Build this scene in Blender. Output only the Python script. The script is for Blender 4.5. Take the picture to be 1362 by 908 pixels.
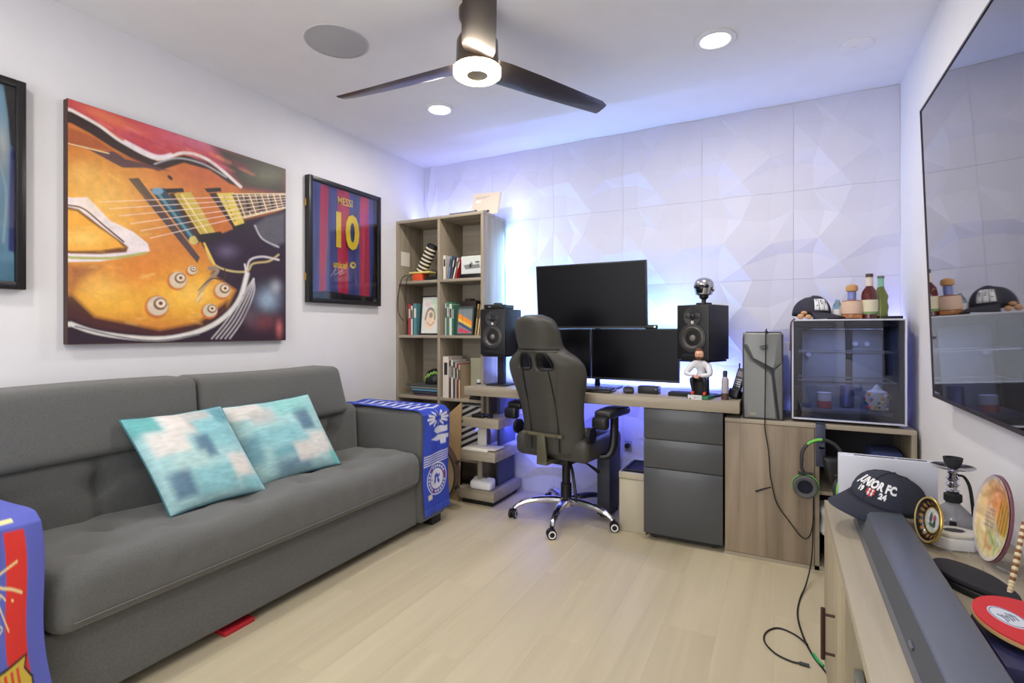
import bpy, bmesh, math, random
import numpy as np
from mathutils import Vector, Matrix, noise as mnoise
for o in list(bpy.data.objects): bpy.data.objects.remove(o, do_unlink=True)
sc = bpy.context.scene
COL = sc.collection
PI = math.pi
random.seed(7)

def lin(c):
    c = [x / 255. for x in c]
    return tuple(x / 12.92 if x <= .04045 else ((x + .055) / 1.055) ** 2.4 for x in c)

# ------------------------------------------------------------ camera (F px 688, frame 1362 x 908)
cam = bpy.data.cameras.new('camera'); camo = bpy.data.objects.new('camera', cam); COL.objects.link(camo)
cam.sensor_width = 36; cam.lens = 36 * 688 / 1362; cam.shift_y = -15 / 1362; cam.clip_start = .02
camo.location = (0, 0, 1.15); camo.rotation_euler = (PI / 2, 0, math.radians(27.5))
sc.camera = camo
# ------------------------------------------------------------ world, exposure
w = bpy.data.worlds.new('world'); sc.world = w; w.use_nodes = True
w.node_tree.nodes['Background'].inputs[0].default_value = (.8, .85, 1, 1)
w.node_tree.nodes['Background'].inputs[1].default_value = .3
vs = sc.view_settings; vs.view_transform = 'Standard'; vs.look = 'None'; vs.gamma = 1; vs.use_curve_mapping = False
vs.exposure = -0.17
WARM = (1.0, .93, .83)
LED = (.22, .30, 1.0)
CYAN = (.30, .72, 1.0)

def area(name, loc, size, power, color=(1, 1, 1), rot=(0, 0, 0), sy=None, shape=None, spread=180):
    l = bpy.data.lights.new(name, 'AREA'); l.energy = power; l.color = color; l.size = size
    if sy: l.shape = 'RECTANGLE'; l.size_y = sy
    if shape: l.shape = shape
    l.spread = math.radians(spread)
    o = bpy.data.objects.new(name, l); COL.objects.link(o); o.location = loc; o.rotation_euler = rot
    return o
# large fill lamp added out of view in front of the rear wall
area('rear_fill_lamp', (-1.2, -1.25, 1.35), 2.2, 46, (.93, .96, 1.0), (PI / 2, 0, 0), sy=1.7)
DL = [(-.26, 2.452), (-1.768, 2.482), (-.26, .2), (-1.768, .2)]  # last two are unseen fill lamps, added nearer the camera
for i, (x, y) in enumerate(DL):
    area('downlight_and_fill_lamp', (x, y, 2.425), .13, 11.5, WARM, shape='DISK')

# ------------------------------------------------------------ materials
MATS = {}
def mat(name, rgb, rough=.6, metal=0., spec=.5, coat=0., bump=0., bscale=60., var=0., vscale=8., trans=0., ior=1.45, emit=0., ecol=None, sheen=0., stretch=(1, 1, 1), alpha=1.):
    if name in MATS: return MATS[name]
    m = bpy.data.materials.new(name); m.use_nodes = True; nt = m.node_tree; N = nt.nodes; b = N['Principled BSDF']
    c = lin(rgb)
    b.inputs['Base Color'].default_value = (*c, 1); b.inputs['Roughness'].default_value = rough
    b.inputs['Metallic'].default_value = metal; b.inputs['Specular IOR Level'].default_value = spec
    b.inputs['Coat Weight'].default_value = coat; b.inputs['IOR'].default_value = ior
    b.inputs['Transmission Weight'].default_value = trans; b.inputs['Sheen Weight'].default_value = sheen
    b.inputs['Alpha'].default_value = alpha
    if emit: b.inputs['Emission Color'].default_value = (*(ecol or c), 1); b.inputs['Emission Strength'].default_value = emit
    tc = N.new('ShaderNodeTexCoord'); mp = N.new('ShaderNodeMapping'); nt.links.new(tc.outputs['Object'], mp.inputs[0])
    mp.inputs['Scale'].default_value = stretch
    n = N.new('ShaderNodeTexNoise'); n.inputs['Scale'].default_value = vscale; n.inputs['Detail'].default_value = 4
    nt.links.new(mp.outputs[0], n.inputs['Vector'])
    v = max(var, .015)
    r = N.new('ShaderNodeValToRGB'); r.color_ramp.elements[0].position = .3; r.color_ramp.elements[1].position = .7
    r.color_ramp.elements[0].color = (*[max(0, x * (1 - v)) for x in c], 1); r.color_ramp.elements[1].color = (*[min(1, x * (1 + v)) for x in c], 1)
    nt.links.new(n.outputs[0], r.inputs[0]); nt.links.new(r.outputs[0], b.inputs['Base Color'])
    if bump:
        n2 = N.new('ShaderNodeTexNoise'); n2.inputs['Scale'].default_value = bscale; n2.inputs['Detail'].default_value = 3
        nt.links.new(tc.outputs['Object'], n2.inputs['Vector'])
        bp = N.new('ShaderNodeBump'); bp.inputs['Strength'].default_value = bump; bp.inputs['Distance'].default_value = .01
        nt.links.new(n2.outputs[0], bp.inputs['Height']); nt.links.new(bp.outputs[0], b.inputs['Normal'])
    MATS[name] = m; return m

def wood(name, rgb, rgb2, axis='z', rough=.5, scale=1., rand=False):
    if name in MATS: return MATS[name]
    m = bpy.data.materials.new(name); m.use_nodes = True; nt = m.node_tree; N = nt.nodes; L = nt.links; b = N['Principled BSDF']
    tc = N.new('ShaderNodeTexCoord'); mp = N.new('ShaderNodeMapping')
    s = {'x': (1.2, 22, 22), 'y': (22, 1.2, 22), 'z': (22, 22, 1.2)}[axis]
    mp.inputs['Scale'].default_value = [q * scale for q in s]
    src = tc.outputs['Object']
    if rand:
        oi = N.new('ShaderNodeObjectInfo'); ml = N.new('ShaderNodeVectorMath'); ml.operation = 'SCALE'
        ml.inputs[0].default_value = (13.1, 7.7, 3.3); L.new(oi.outputs['Random'], ml.inputs['Scale'])
        ad = N.new('ShaderNodeVectorMath'); L.new(src, ad.inputs[0]); L.new(ml.outputs[0], ad.inputs[1]); src = ad.outputs[0]
    L.new(src, mp.inputs[0])
    n = N.new('ShaderNodeTexNoise'); n.inputs['Scale'].default_value = 1.; n.inputs['Detail'].default_value = 6; n.inputs['Roughness'].default_value = .62; n.inputs['Distortion'].default_value = .6
    L.new(mp.outputs[0], n.inputs['Vector'])
    r = N.new('ShaderNodeValToRGB'); r.color_ramp.elements[0].position = .3; r.color_ramp.elements[1].position = .68
    r.color_ramp.elements[0].color = (*lin(rgb2), 1); r.color_ramp.elements[1].color = (*lin(rgb), 1)
    L.new(n.outputs[0], r.inputs[0])
    out = r.outputs[0]
    if rand:
        hs = N.new('ShaderNodeHueSaturation'); mr = N.new('ShaderNodeMapRange'); mr.inputs[3].default_value = .993; mr.inputs[4].default_value = 1.007
        L.new(oi.outputs['Random'], mr.inputs[0]); L.new(mr.outputs[0], hs.inputs['Value']); L.new(out, hs.inputs['Color']); out = hs.outputs[0]
    L.new(out, b.inputs['Base Color']); b.inputs['Roughness'].default_value = rough
    bp = N.new('ShaderNodeBump'); bp.inputs['Strength'].default_value = .08; bp.inputs['Distance'].default_value = .004
    L.new(n.outputs[0], bp.inputs['Height']); L.new(bp.outputs[0], b.inputs['Normal'])
    MATS[name] = m; return m

def vmat(name, rough=.6, bump=0., bscale=300., coat=0.):
    if name in MATS: return MATS[name]
    m = bpy.data.materials.new(name); m.use_nodes = True; nt = m.node_tree; N = nt.nodes; b = N['Principled BSDF']
    a = N.new('ShaderNodeVertexColor'); a.layer_name = 'Col'; nt.links.new(a.outputs[0], b.inputs['Base Color'])
    b.inputs['Roughness'].default_value = rough; b.inputs['Coat Weight'].default_value = coat
    if bump:
        tc = N.new('ShaderNodeTexCoord'); n = N.new('ShaderNodeTexNoise'); n.inputs['Scale'].default_value = bscale
        nt.links.new(tc.outputs['Object'], n.inputs['Vector']); bp = N.new('ShaderNodeBump'); bp.inputs['Strength'].default_value = bump; bp.inputs['Distance'].default_value = .003
        nt.links.new(n.outputs[0], bp.inputs['Height']); nt.links.new(bp.outputs[0], b.inputs['Normal'])
    MATS[name] = m; return m

M_wall = mat('wall_paint', (226, 225, 229), .75, bump=.02, bscale=200)
M_ceil = mat('ceiling_paint', (232, 231, 234), .85)
M_panel = mat('panel_lavender_tint', (206, 206, 224), .6)  # lavender of the LED spill is put into the panel colour
M_sub = mat('subfloor', (120, 112, 98), .8)
M_plank = wood('oak_laminate_plank', (200, 189, 161), (180, 169, 142), 'y', .42, .3, True)
M_gwv = wood('grey_oak_vertical', (160, 149, 131), (128, 117, 101), 'z', .5)
M_gwx = wood('grey_oak_horizontal', (168, 158, 141), (141, 130, 113), 'x', .5)
M_gwy = wood('grey_oak_lengthwise', (170, 161, 145), (146, 136, 119), 'y', .5)
M_door = wood('oak_door_vertical', (158, 142, 122), (112, 98, 83), 'z', .5, .5)
M_black = mat('black_plastic', (22, 22, 25), .38)
M_matte = mat('matte_black', (26, 26, 30), .7)
M_dark = mat('dark_grey_plastic', (48, 49, 53), .45)
M_screen = mat('black_screen', (5, 6, 12), .3, spec=.2)
M_chrome = mat('chrome', (215, 215, 222), .12, 1.)
M_steel = mat('steel', (150, 150, 155), .3, 1.)
M_brass = mat('brass', (200, 165, 90), .3, .9)
M_white = mat('white_plastic', (226, 226, 230), .4)
M_paper = mat('paper_white', (222, 218, 208), .8)
M_frame = mat('black_frame', (30, 29, 31), .35)
M_glass = mat('clear_glass', (255, 255, 255), .02, trans=1., ior=1.45)
M_sofa = mat('charcoal_fabric', (97, 98, 97), .95, bump=.4, bscale=520, var=.16, vscale=230, sheen=.25)
M_leather = mat('black_leather', (66, 65, 61), .42, bump=.12, bscale=300, var=.05)
M_olive = mat('olive_grey_metal', (98, 96, 78), .45, .3)
M_gloss = mat('graphite_gloss', (74, 76, 80), .3, coat=.1)
M_pc = mat('gunmetal_plastic', (124, 126, 126), .42, .2)
M_rubber = mat('black_rubber', (18, 18, 20), .6)
M_blue = mat('blue_cloth', (62, 84, 190), .85, bump=.2, bscale=300)
M_led = mat('blue_led_strip', (60, 80, 255), .5, emit=6, ecol=LED)
M_cyan = mat('cyan_led_strip', (120, 200, 255), .5, emit=6, ecol=CYAN)

# ------------------------------------------------------------ mesh builder
class MB:
    def __init__(s): s.v = []; s.f = []; s.mi = []; s.M = Matrix.Identity(4); s.k = 0
    def add(s, vs, fs):
        o = len(s.v); s.v += [tuple(s.M @ Vector(p)) for p in vs]
        s.f += [tuple(o + i for i in f) for f in fs]; s.mi += [s.k] * len(fs); return s
    def box(s, x0, x1, y0, y1, z0, z1):
        return s.add([(x0, y0, z0), (x1, y0, z0), (x1, y1, z0), (x0, y1, z0), (x0, y0, z1), (x1, y0, z1), (x1, y1, z1), (x0, y1, z1)],
                     [(0, 3, 2, 1), (4, 5, 6, 7), (0, 1, 5, 4), (1, 2, 6, 5), (2, 3, 7, 6), (3, 0, 4, 7)])
    def cb(s, c, d):
        return s.box(c[0] - d[0] / 2, c[0] + d[0] / 2, c[1] - d[1] / 2, c[1] + d[1] / 2, c[2] - d[2] / 2, c[2] + d[2] / 2)
    def lathe(s, prof, c=(0, 0, 0), n=24, ax='z', cap=True):
        vs = []; fs = []
        for r, h in prof:
            for i in range(n):
                a = 2 * PI * i / n; x, y = r * math.cos(a), r * math.sin(a)
                p = {'z': (x, y, h), 'y': (x, -h, y), 'x': (h, x, y)}[ax]
                vs.append((p[0] + c[0], p[1] + c[1], p[2] + c[2]))
        for j in range(len(prof) - 1):
            for i in range(n):
                k = (i + 1) % n; fs.append((j * n + i, j * n + k, (j + 1) * n + k, (j + 1) * n + i))
        if cap: fs.append(tuple(range(n))[::-1]); fs.append(tuple((len(prof) - 1) * n + i for i in range(n)))
        return s.add(vs, fs)
    def cyl(s, c, r, h, ax='z', n=20, r2=None):
        r2 = r if r2 is None else r2
        return s.lathe([(r, -h / 2), (r2, h / 2)], c, n, ax)
    def sph(s, c, r, n=16, sc=(1, 1, 1)):
        m = n // 2; vs = []; fs = []
        for j in range(1, m):
            t = PI * j / m
            for i in range(n):
                a = 2 * PI * i / n
                vs.append((c[0] + r * sc[0] * math.sin(t) * math.cos(a), c[1] + r * sc[1] * math.sin(t) * math.sin(a), c[2] + r * sc[2] * math.cos(t)))
        vs.append((c[0], c[1], c[2] + r * sc[2])); vs.append((c[0], c[1], c[2] - r * sc[2])); T = len(vs) - 2; B = T + 1
        for j in range(m - 2):
            for i in range(n):
                k = (i + 1) % n; fs.append((j * n + i, (j + 1) * n + i, (j + 1) * n + k, j * n + k))
        for i in range(n):
            k = (i + 1) % n; fs.append((T, i, k)); fs.append((B, (m - 2) * n + k, (m - 2) * n + i))
        return s.add(vs, fs)
    def tube(s, pts, r, n=8, closed=False, smooth=0):
        P = [Vector(p) for p in pts]
        if smooth: P = catmull(P, smooth, closed)
        rs = r if isinstance(r, (list, tuple)) else [r] * len(P)
        if len(rs) != len(P): rs = [rs[min(len(rs) - 1, int(i * len(rs) / len(P)))] for i in range(len(P))]
        vs = []; fs = []; up = None; m = len(P)
        for i, p in enumerate(P):
            a = P[(i - 1) % m] if closed or i > 0 else p; b = P[(i + 1) % m] if closed or i < m - 1 else p
            t = (b - a)
            if t.length < 1e-9: t = Vector((0, 0, 1))
            t.normalize()
            if up is None: up = Vector((0, 0, 1)) if abs(t.z) < .9 else Vector((1, 0, 0))
            sd = t.cross(up)
            if sd.length < 1e-5: sd = t.cross(Vector((0, 1, 0)))
            sd.normalize(); up = sd.cross(t).normalized()
            for j in range(n):
                q = 2 * PI * j / n; vs.append(p + (sd * math.cos(q) + up * math.sin(q)) * rs[i])
        for i in range(m if closed else m - 1):
            for j in range(n):
                k = (j + 1) % n; i2 = (i + 1) % m
                fs.append((i * n + j, i * n + k, i2 * n + k, i2 * n + j))
        if not closed: fs.append(tuple(range(n))[::-1]); fs.append(tuple((m - 1) * n + i for i in range(n)))
        return s.add(vs, fs)
    def prism(s, pts, h0, h1):      # polygon in local xy, extruded in z
        n = len(pts)
        return s.add([(x, y, h0) for x, y in pts] + [(x, y, h1) for x, y in pts],
                     [tuple(range(n))[::-1], tuple(range(n, 2 * n))] + [(i, (i + 1) % n, n + (i + 1) % n, n + i) for i in range(n)])
    def rbox(s, x0, x1, y0, y1, z0, z1, r, n=(4, 4, 4), k=3, disp=None):
        lo = (x0, y0, z0); hi = (x1, y1, z1); ax = []
        for a in range(3):
            L = [lo[a] + r * (1 - math.cos(PI / 2 * i / k)) for i in range(k)]
            mid = [lo[a] + r + (hi[a] - lo[a] - 2 * r) * i / n[a] for i in range(n[a] + 1)]
            R_ = [hi[a] - r * (1 - math.cos(PI / 2 * (k - 1 - i) / k)) for i in range(k)]
            ax.append(L + mid + R_)
        vs = []; fs = []; idx = {}
        def vid(i, j, l):
            key = (i, j, l)
            if key in idx: return idx[key]
            p = Vector((ax[0][i], ax[1][j], ax[2][l])); c = Vector([min(max(p[a], lo[a] + r), hi[a] - r) for a in range(3)])
            d = p - c
            if d.length > 1e-9:
                p = c + d.normalized() * r
            if disp: p = Vector(disp(p))
            idx[key] = len(vs); vs.append(p); return idx[key]
        S = [len(a) - 1 for a in ax]
        for a, b, c in ((0, 1, 2), (1, 2, 0), (2, 0, 1)):
            for e in (0, S[c]):
                for i in range(S[a]):
                    for j in range(S[b]):
                        q = []
                        for di, dj in ((0, 0), (1, 0), (1, 1), (0, 1)):
                            t = [0, 0, 0]; t[a] = i + di; t[b] = j + dj; t[c] = e; q.append(vid(*t))
                        fs.append(tuple(q if e else q[::-1]))
        return s.add(vs, fs)

def catmull(P, n, closed=False):
    out = []; m = len(P)
    rng = range(m if closed else m - 1)
    for i in rng:
        p0 = P[(i - 1) % m] if closed or i > 0 else P[i]; p1 = P[i]; p2 = P[(i + 1) % m]; p3 = P[(i + 2) % m] if closed or i + 2 < m else p2
        for k in range(n):
            t = k / n
            out.append(.5 * ((2 * p1) + (p2 - p0) * t + (2 * p0 - 5 * p1 + 4 * p2 - p3) * t * t + (3 * p1 - p0 - 3 * p2 + p3) * t ** 3))
    if not closed: out.append(P[-1])
    return out

OFF = {}
def mesh_from(name, mb, mats, off=Vector((0, 0, 0)), bevel=0, seg=2, smooth=True, ang=35):
    me = bpy.data.meshes.new(name)
    me.from_pydata([tuple(Vector(p) - off) for p in mb.v], [], mb.f)
    me.polygons.foreach_set('material_index', mb.mi)
    for m in (mats if isinstance(mats, (list, tuple)) else [mats]): me.materials.append(m)
    bm = bmesh.new(); bm.from_mesh(me)
    bmesh.ops.recalc_face_normals(bm, faces=bm.faces)
    if bevel:
        es = [e for e in bm.edges if len(e.link_faces) == 2 and e.calc_face_angle(0) > .5]
        bmesh.ops.bevel(bm, geom=es, offset=bevel, segments=seg, affect='EDGES', clamp_overlap=True, profile=.5)
    bm.to_mesh(me); bm.free()
    if smooth:
        me.polygons.foreach_set('use_smooth', [True] * len(me.polygons))
        me.set_sharp_from_angle(angle=math.radians(ang))
    me.update()
    return me
def root(name, label, cat, loc, rotz=0., group=None, world=True, rot=None):
    o = bpy.data.objects.new(name, None); o.empty_display_size = .05; COL.objects.link(o)
    o.location = loc; o.rotation_euler = rot or (0, 0, rotz)
    o['label'] = label; o['category'] = cat
    if group: o['group'] = group
    OFF[o] = Vector(loc) if world else Vector((0, 0, 0))
    return o
def part(name, mb, mats, parent, bevel=0, label=None, kind=None, **k):
    off = OFF[parent]
    me = mesh_from(name, mb, mats, off, bevel, **k)
    o = bpy.data.objects.new(name, me); COL.objects.link(o); o.parent = parent; OFF[o] = off
    if label: o['label'] = label
    if kind: o['kind'] = kind
    return o
def single(name, label, cat, mb, mats, bevel=0, group=None, kind=None, **k):
    a = np.array(mb.v); off = Vector(((a[:, 0].min() + a[:, 0].max()) / 2, (a[:, 1].min() + a[:, 1].max()) / 2, a[:, 2].min()))
    me = mesh_from(name, mb, mats, off, bevel, **k)
    o = bpy.data.objects.new(name, me); COL.objects.link(o); o.location = off; OFF[o] = off
    if label: o['label'] = label
    if cat: o['category'] = cat
    if group: o['group'] = group
    if kind: o['kind'] = kind
    return o
def struct(name, mb, m, parent=None, **k):
    if parent: return part(name, mb, m, parent, **k)
    me = mesh_from(name, mb, m, **k); o = bpy.data.objects.new(name, me); COL.objects.link(o); o['kind'] = 'structure'; OFF[o] = Vector((0, 0, 0)); return o
def frame(o, x, y):     # local x,y axes -> matrix with origin o
    x = Vector(x).normalized(); y = Vector(y).normalized(); z = x.cross(y).normalized(); y = z.cross(x).normalized()
    return Matrix(((x.x, y.x, z.x, o[0]), (x.y, y.y, z.y, o[1]), (x.z, y.z, z.z, o[2]), (0, 0, 0, 1)))
def text_geo(s, size, bold=0., ext=.0006, sx=1., space=1.):
    cu = bpy.data.curves.new('t', 'FONT'); cu.body = s; cu.size = size; cu.offset = bold; cu.extrude = ext; cu.align_x = 'CENTER'; cu.align_y = 'CENTER'; cu.resolution_u = 3; cu.space_character = space
    o = bpy.data.objects.new('t', cu); COL.objects.link(o)
    dg = bpy.context.evaluated_depsgraph_get(); dg.update(); me = bpy.data.meshes.new_from_object(o.evaluated_get(dg))
    vs = [(v.co.x * sx, v.co.y, v.co.z) for v in me.vertices]; fs = [tuple(p.vertices) for p in me.polygons]
    bpy.data.objects.remove(o); bpy.data.meshes.remove(me); bpy.data.curves.remove(cu)
    return vs, fs
def text(mb, s, size, M, bold=0., ext=.0006, sx=1., bend=None, space=1.):
    vs, fs = text_geo(s, size, bold, ext, sx, space)
    if bend: vs = [bend(p) for p in vs]
    old = mb.M; mb.M = M; mb.add(vs, fs); mb.M = old; return mb

# ------------------------------------------------------------ vertex-colour canvas (flat prints)
class Canvas:
    def __init__(s, W, H, rgb, quad=None):
        s.W, s.H = W, H; s.c = np.ones((H, W, 3)) * np.array(lin(rgb))
        u = (np.arange(W)) / (W - 1); v = (np.arange(H)) / (H - 1); s.u, s.v = np.meshgrid(u, v)
        if quad:       # source pixel quad TL,TR,BR,BL -> coordinates given in source pixels
            A = []; B = []
            for (x, y), (U, V) in zip(quad, ((0, 0), (1, 0), (1, 1), (0, 1))):
                A.append([U, V, 1, 0, 0, 0, -U * x, -V * x]); B.append(x); A.append([0, 0, 0, U, V, 1, -U * y, -V * y]); B.append(y)
            h = np.linalg.solve(np.array(A), np.array(B)); d = h[6] * s.u + h[7] * s.v + 1
            s.x = (h[0] * s.u + h[1] * s.v + h[2]) / d; s.y = (h[3] * s.u + h[4] * s.v + h[5]) / d
        else: s.x, s.y = s.u, s.v
    def mix(s, a, rgb):
        a = np.clip(a, 0, 1)[..., None]; s.c = s.c * (1 - a) + np.array(lin(rgb)) * a
    def dist(s, pts, closed=False):
        D = np.full(s.x.shape, 1e9); n = len(pts)
        for i in range(n if closed else n - 1):
            ax, ay = pts[i]; bx, by = pts[(i + 1) % n]; dx, dy = bx - ax, by - ay; L = dx * dx + dy * dy + 1e-12
            t = np.clip(((s.x - ax) * dx + (s.y - ay) * dy) / L, 0, 1)
            D = np.minimum(D, np.hypot(s.x - ax - t * dx, s.y - ay - t * dy))
        return D
    def poly(s, pts, rgb, soft=2., a=1.):
        ins = np.zeros(s.x.shape, bool); n = len(pts)
        for i in range(n):
            ax, ay = pts[i]; bx, by = pts[(i + 1) % n]
            if ay == by: continue
            c = ((ay > s.y) != (by > s.y)) & (s.x < (bx - ax) * (s.y - ay) / (by - ay) + ax); ins ^= c
        D = s.dist(pts, True); sd = np.where(ins, D, -D); s.mix(a * np.clip(sd / soft + .5, 0, 1), rgb); return s
    def stroke(s, pts, w, rgb, soft=2., a=1., sm=True):
        if sm and len(pts) > 2:
            pts = [(p.x, p.y) for p in catmull([Vector((x, y, 0)) for x, y in pts], 5)]
        s.mix(a * np.clip((w / 2 - s.dist(pts)) / soft + .5, 0, 1), rgb); return s
    def ell(s, cx, cy, rx, ry, rgb, soft=.2, a=1., rot=0.):
        c, q = math.cos(rot), math.sin(rot); X = (s.x - cx) * c + (s.y - cy) * q; Y = -(s.x - cx) * q + (s.y - cy) * c
        d = np.sqrt((X / rx) ** 2 + (Y / ry) ** 2); s.mix(a * np.clip((1 - d) / soft + .5, 0, 1), rgb); return s
    def glow(s, cx, cy, rx, ry, rgb, a=1., rot=0.):
        c, q = math.cos(rot), math.sin(rot); X = (s.x - cx) * c + (s.y - cy) * q; Y = -(s.x - cx) * q + (s.y - cy) * c
        s.mix(a * np.exp(-((X / rx) ** 2 + (Y / ry) ** 2)), rgb); return s
    def grain(s, amp, n=24, seed=0, stretch=1.):
        r = np.random.RandomState(seed); g = r.rand(n + 2, int(n * stretch) + 2)
        X = s.u * (int(n * stretch)); Y = s.v * n; i = X.astype(int); j = Y.astype(int); fx = X - i; fy = Y - j
        fx = fx * fx * (3 - 2 * fx); fy = fy * fy * (3 - 2 * fy)
        q = g[j, i] * (1 - fx) * (1 - fy) + g[j, i + 1] * fx * (1 - fy) + g[j + 1, i] * (1 - fx) * fy + g[j + 1, i + 1] * fx * fy
        s.c = np.clip(s.c * (1 + amp * (q - .5) * 2)[..., None], 0, 1); return s
    def tx(s, txt, cx, cy, h, rgb, sx=1., bold=0., rot=0.):     # printed lettering, rasterised from font outlines
        vs, fs = text_geo(txt, 1., bold, 0., sx); c, q = math.cos(rot), math.sin(rot)
        m = np.zeros(s.x.shape, bool)
        X0 = (s.x - cx) / h; Y0 = -(s.y - cy) / h; X = X0 * c - Y0 * q; Y = X0 * q + Y0 * c
        for f in fs:
            p = [vs[i] for i in f]
            for k in range(1, len(p) - 1):
                a, b, d = p[0], p[k], p[k + 1]
                x0 = min(a[0], b[0], d[0]); x1 = max(a[0], b[0], d[0]); y0 = min(a[1], b[1], d[1]); y1 = max(a[1], b[1], d[1])
                w_ = (X >= x0) & (X <= x1) & (Y >= y0) & (Y <= y1)
                if not w_.any(): continue
                xs = X[w_]; ys = Y[w_]
                e = lambda P, Q: (Q[0] - P[0]) * (ys - P[1]) - (Q[1] - P[1]) * (xs - P[0])
                e1, e2, e3 = e(a, b), e(b, d), e(d, a)
                m[w_] |= ((e1 >= 0) & (e2 >= 0) & (e3 >= 0)) | ((e1 <= 0) & (e2 <= 0) & (e3 <= 0))
        s.mix(m.astype(float), rgb); return s
def canvas_mesh(name, cv, pos, m, off, smooth=True):
    H, W = cv.H, cv.W
    vs = [tuple(Vector(pos(cv.u[j, i], cv.v[j, i])) - off) for j in range(H) for i in range(W)]
    fs = [(j * W + i, (j + 1) * W + i, (j + 1) * W + i + 1, j * W + i + 1) for j in range(H - 1) for i in range(W - 1)]
    me = bpy.data.meshes.new(name); me.from_pydata(vs, [], fs); me.materials.append(m)
    at = me.color_attributes.new('Col', 'FLOAT_COLOR', 'POINT')
    a = np.ones((H * W, 4), 'f'); a[:, :3] = cv.c.reshape(-1, 3); at.data.foreach_set('color', a.ravel())
    if smooth: me.polygons.foreach_set('use_smooth', [True] * len(me.polygons))
    me.update(); return me
def cpart(name, cv, pos, m, parent, solid=0, label=None, offs=-1.):
    me = canvas_mesh(name, cv, pos, m, OFF[parent] if parent else Vector((0, 0, 0)))
    o = bpy.data.objects.new(name, me); COL.objects.link(o)
    if parent: o.parent = parent; OFF[o] = OFF[parent]
    if solid: md = o.modifiers.new('s', 'SOLIDIFY'); md.thickness = solid; md.offset = offs
    if label: o['label'] = label
    return o

# ============================================================ THE ROOM
XL, XR, YB, YR, ZC = -2.53, .553, 3.35, -1.3, 2.44
fl = struct('floor', MB().box(XL - .1, XR + .1, YR - .1, YB + .1, -.1, -.012), M_sub)
struct('ceiling', MB().box(XL - .1, XR + .1, YR - .1, YB + .1, ZC, ZC + .1), M_ceil)
struct('wall_left', MB().box(XL - .1, XL, YR - .1, YB + .1, -.012, ZC), M_wall)
struct('wall_right', MB().box(XR, XR + .1, YR - .1, YB + .1, -.012, ZC), M_wall)
wr = struct('wall_rear', MB().box(XL, XR, YR - .1, YR, -.012, ZC), M_wall)
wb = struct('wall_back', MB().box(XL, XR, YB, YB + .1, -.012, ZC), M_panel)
# unseen doorway side of the room: a door and its casing
dr = struct('door_1', MB().box(-.55, .25, YR, YR + .04, 0, 2.03), M_white, bevel=.003)
part('door_panel', MB().box(-.45, -.2, YR + .035, YR + .048, .2, .9).box(-.1, .15, YR + .035, YR + .048, .2, .9).box(-.45, -.2, YR + .035, YR + .048, 1.05, 1.85).box(-.1, .15, YR + .035, YR + .048, 1.05, 1.85), M_white, dr, bevel=.004)
part('door_handle', MB().cyl((-.48, YR + .07, 1.0), .012, .06, 'y').box(-.49, -.36, YR + .09, YR + .105, .99, 1.01), M_steel, dr)
# floor planks, running away from the camera
PW, PL = .1927, 1.22
pme = None
for i in range(16):
    y = YR - (i * .47) % PL
    while y < YB:
        a, b = max(y, YR), min(y + PL, YB); x = XL + i * PW
        if b - a > .02:
            full = (b - a) > PL - .001
            if full and pme: me = pme
            else:
                me = mesh_from('plank', MB().box(.00008, PW - .00008, 0, b - a - .00016, -.012, 0), M_plank, bevel=.0004, seg=1, smooth=False)
                if full: pme = me
            o = bpy.data.objects.new('plank', me); COL.objects.link(o); o.parent = fl; o.location = (x, a, 0)
        y += PL
# facetted wall panels, 0.4915 wide x 0.5 high
rnd = random.Random(21)
GP = {}
for i in range(5):
    for j in range(5):
        e = i in (0, 4) or j in (0, 4)
        x = i / 4; z = j / 4
        if not e: x += rnd.uniform(-.09, .09); z += rnd.uniform(-.09, .09)
        elif i in (0, 4) and j not in (0, 4): z += [0, .05, -.06, .04][j]
        elif j in (0, 4) and i not in (0, 4): x += [0, -.05, .07, .03][i]
        d = .004 if e else ((.030 if (i + j) % 2 else .005) + rnd.uniform(-.005, .003))
        if (i, j) in ((0, 2), (4, 2), (2, 0), (2, 4)): d = .017
        if (i, j) == (2, 2): d = .030
        GP[i, j] = (x * .4905 + .0005, -d, z * .499 + .0005)
pb = MB(); vs = [GP[i, j] for j in range(5) for i in range(5)]; fs = []
for j in range(4):
    for i in range(4):
        a, b, c, d = j * 5 + i, j * 5 + i + 1, j * 5 + i + 6, j * 5 + i + 5
        fs += [(a, b, c), (a, c, d)] if (i + j) % 2 else [(a, b, d), (b, c, d)]
n0 = 25; ring = [i for i in range(5)] + [5 * j + 4 for j in range(1, 5)] + [20 + i for i in (3, 2, 1, 0)] + [5 * j for j in (3, 2, 1)]
vs += [(vs[k][0], 0, vs[k][2]) for k in ring]
for k in range(16): fs.append((ring[k], n0 + k, n0 + (k + 1) % 16, ring[(k + 1) % 16]))
pb.add(vs, fs)
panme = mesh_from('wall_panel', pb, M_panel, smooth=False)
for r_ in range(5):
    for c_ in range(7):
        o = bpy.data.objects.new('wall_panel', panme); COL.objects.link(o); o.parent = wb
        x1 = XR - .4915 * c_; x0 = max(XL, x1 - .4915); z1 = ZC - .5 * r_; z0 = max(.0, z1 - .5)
        o.location = (x0, YB, z0); o.scale = ((x1 - x0) / .4915, 1, (z1 - z0) / .5)

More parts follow.
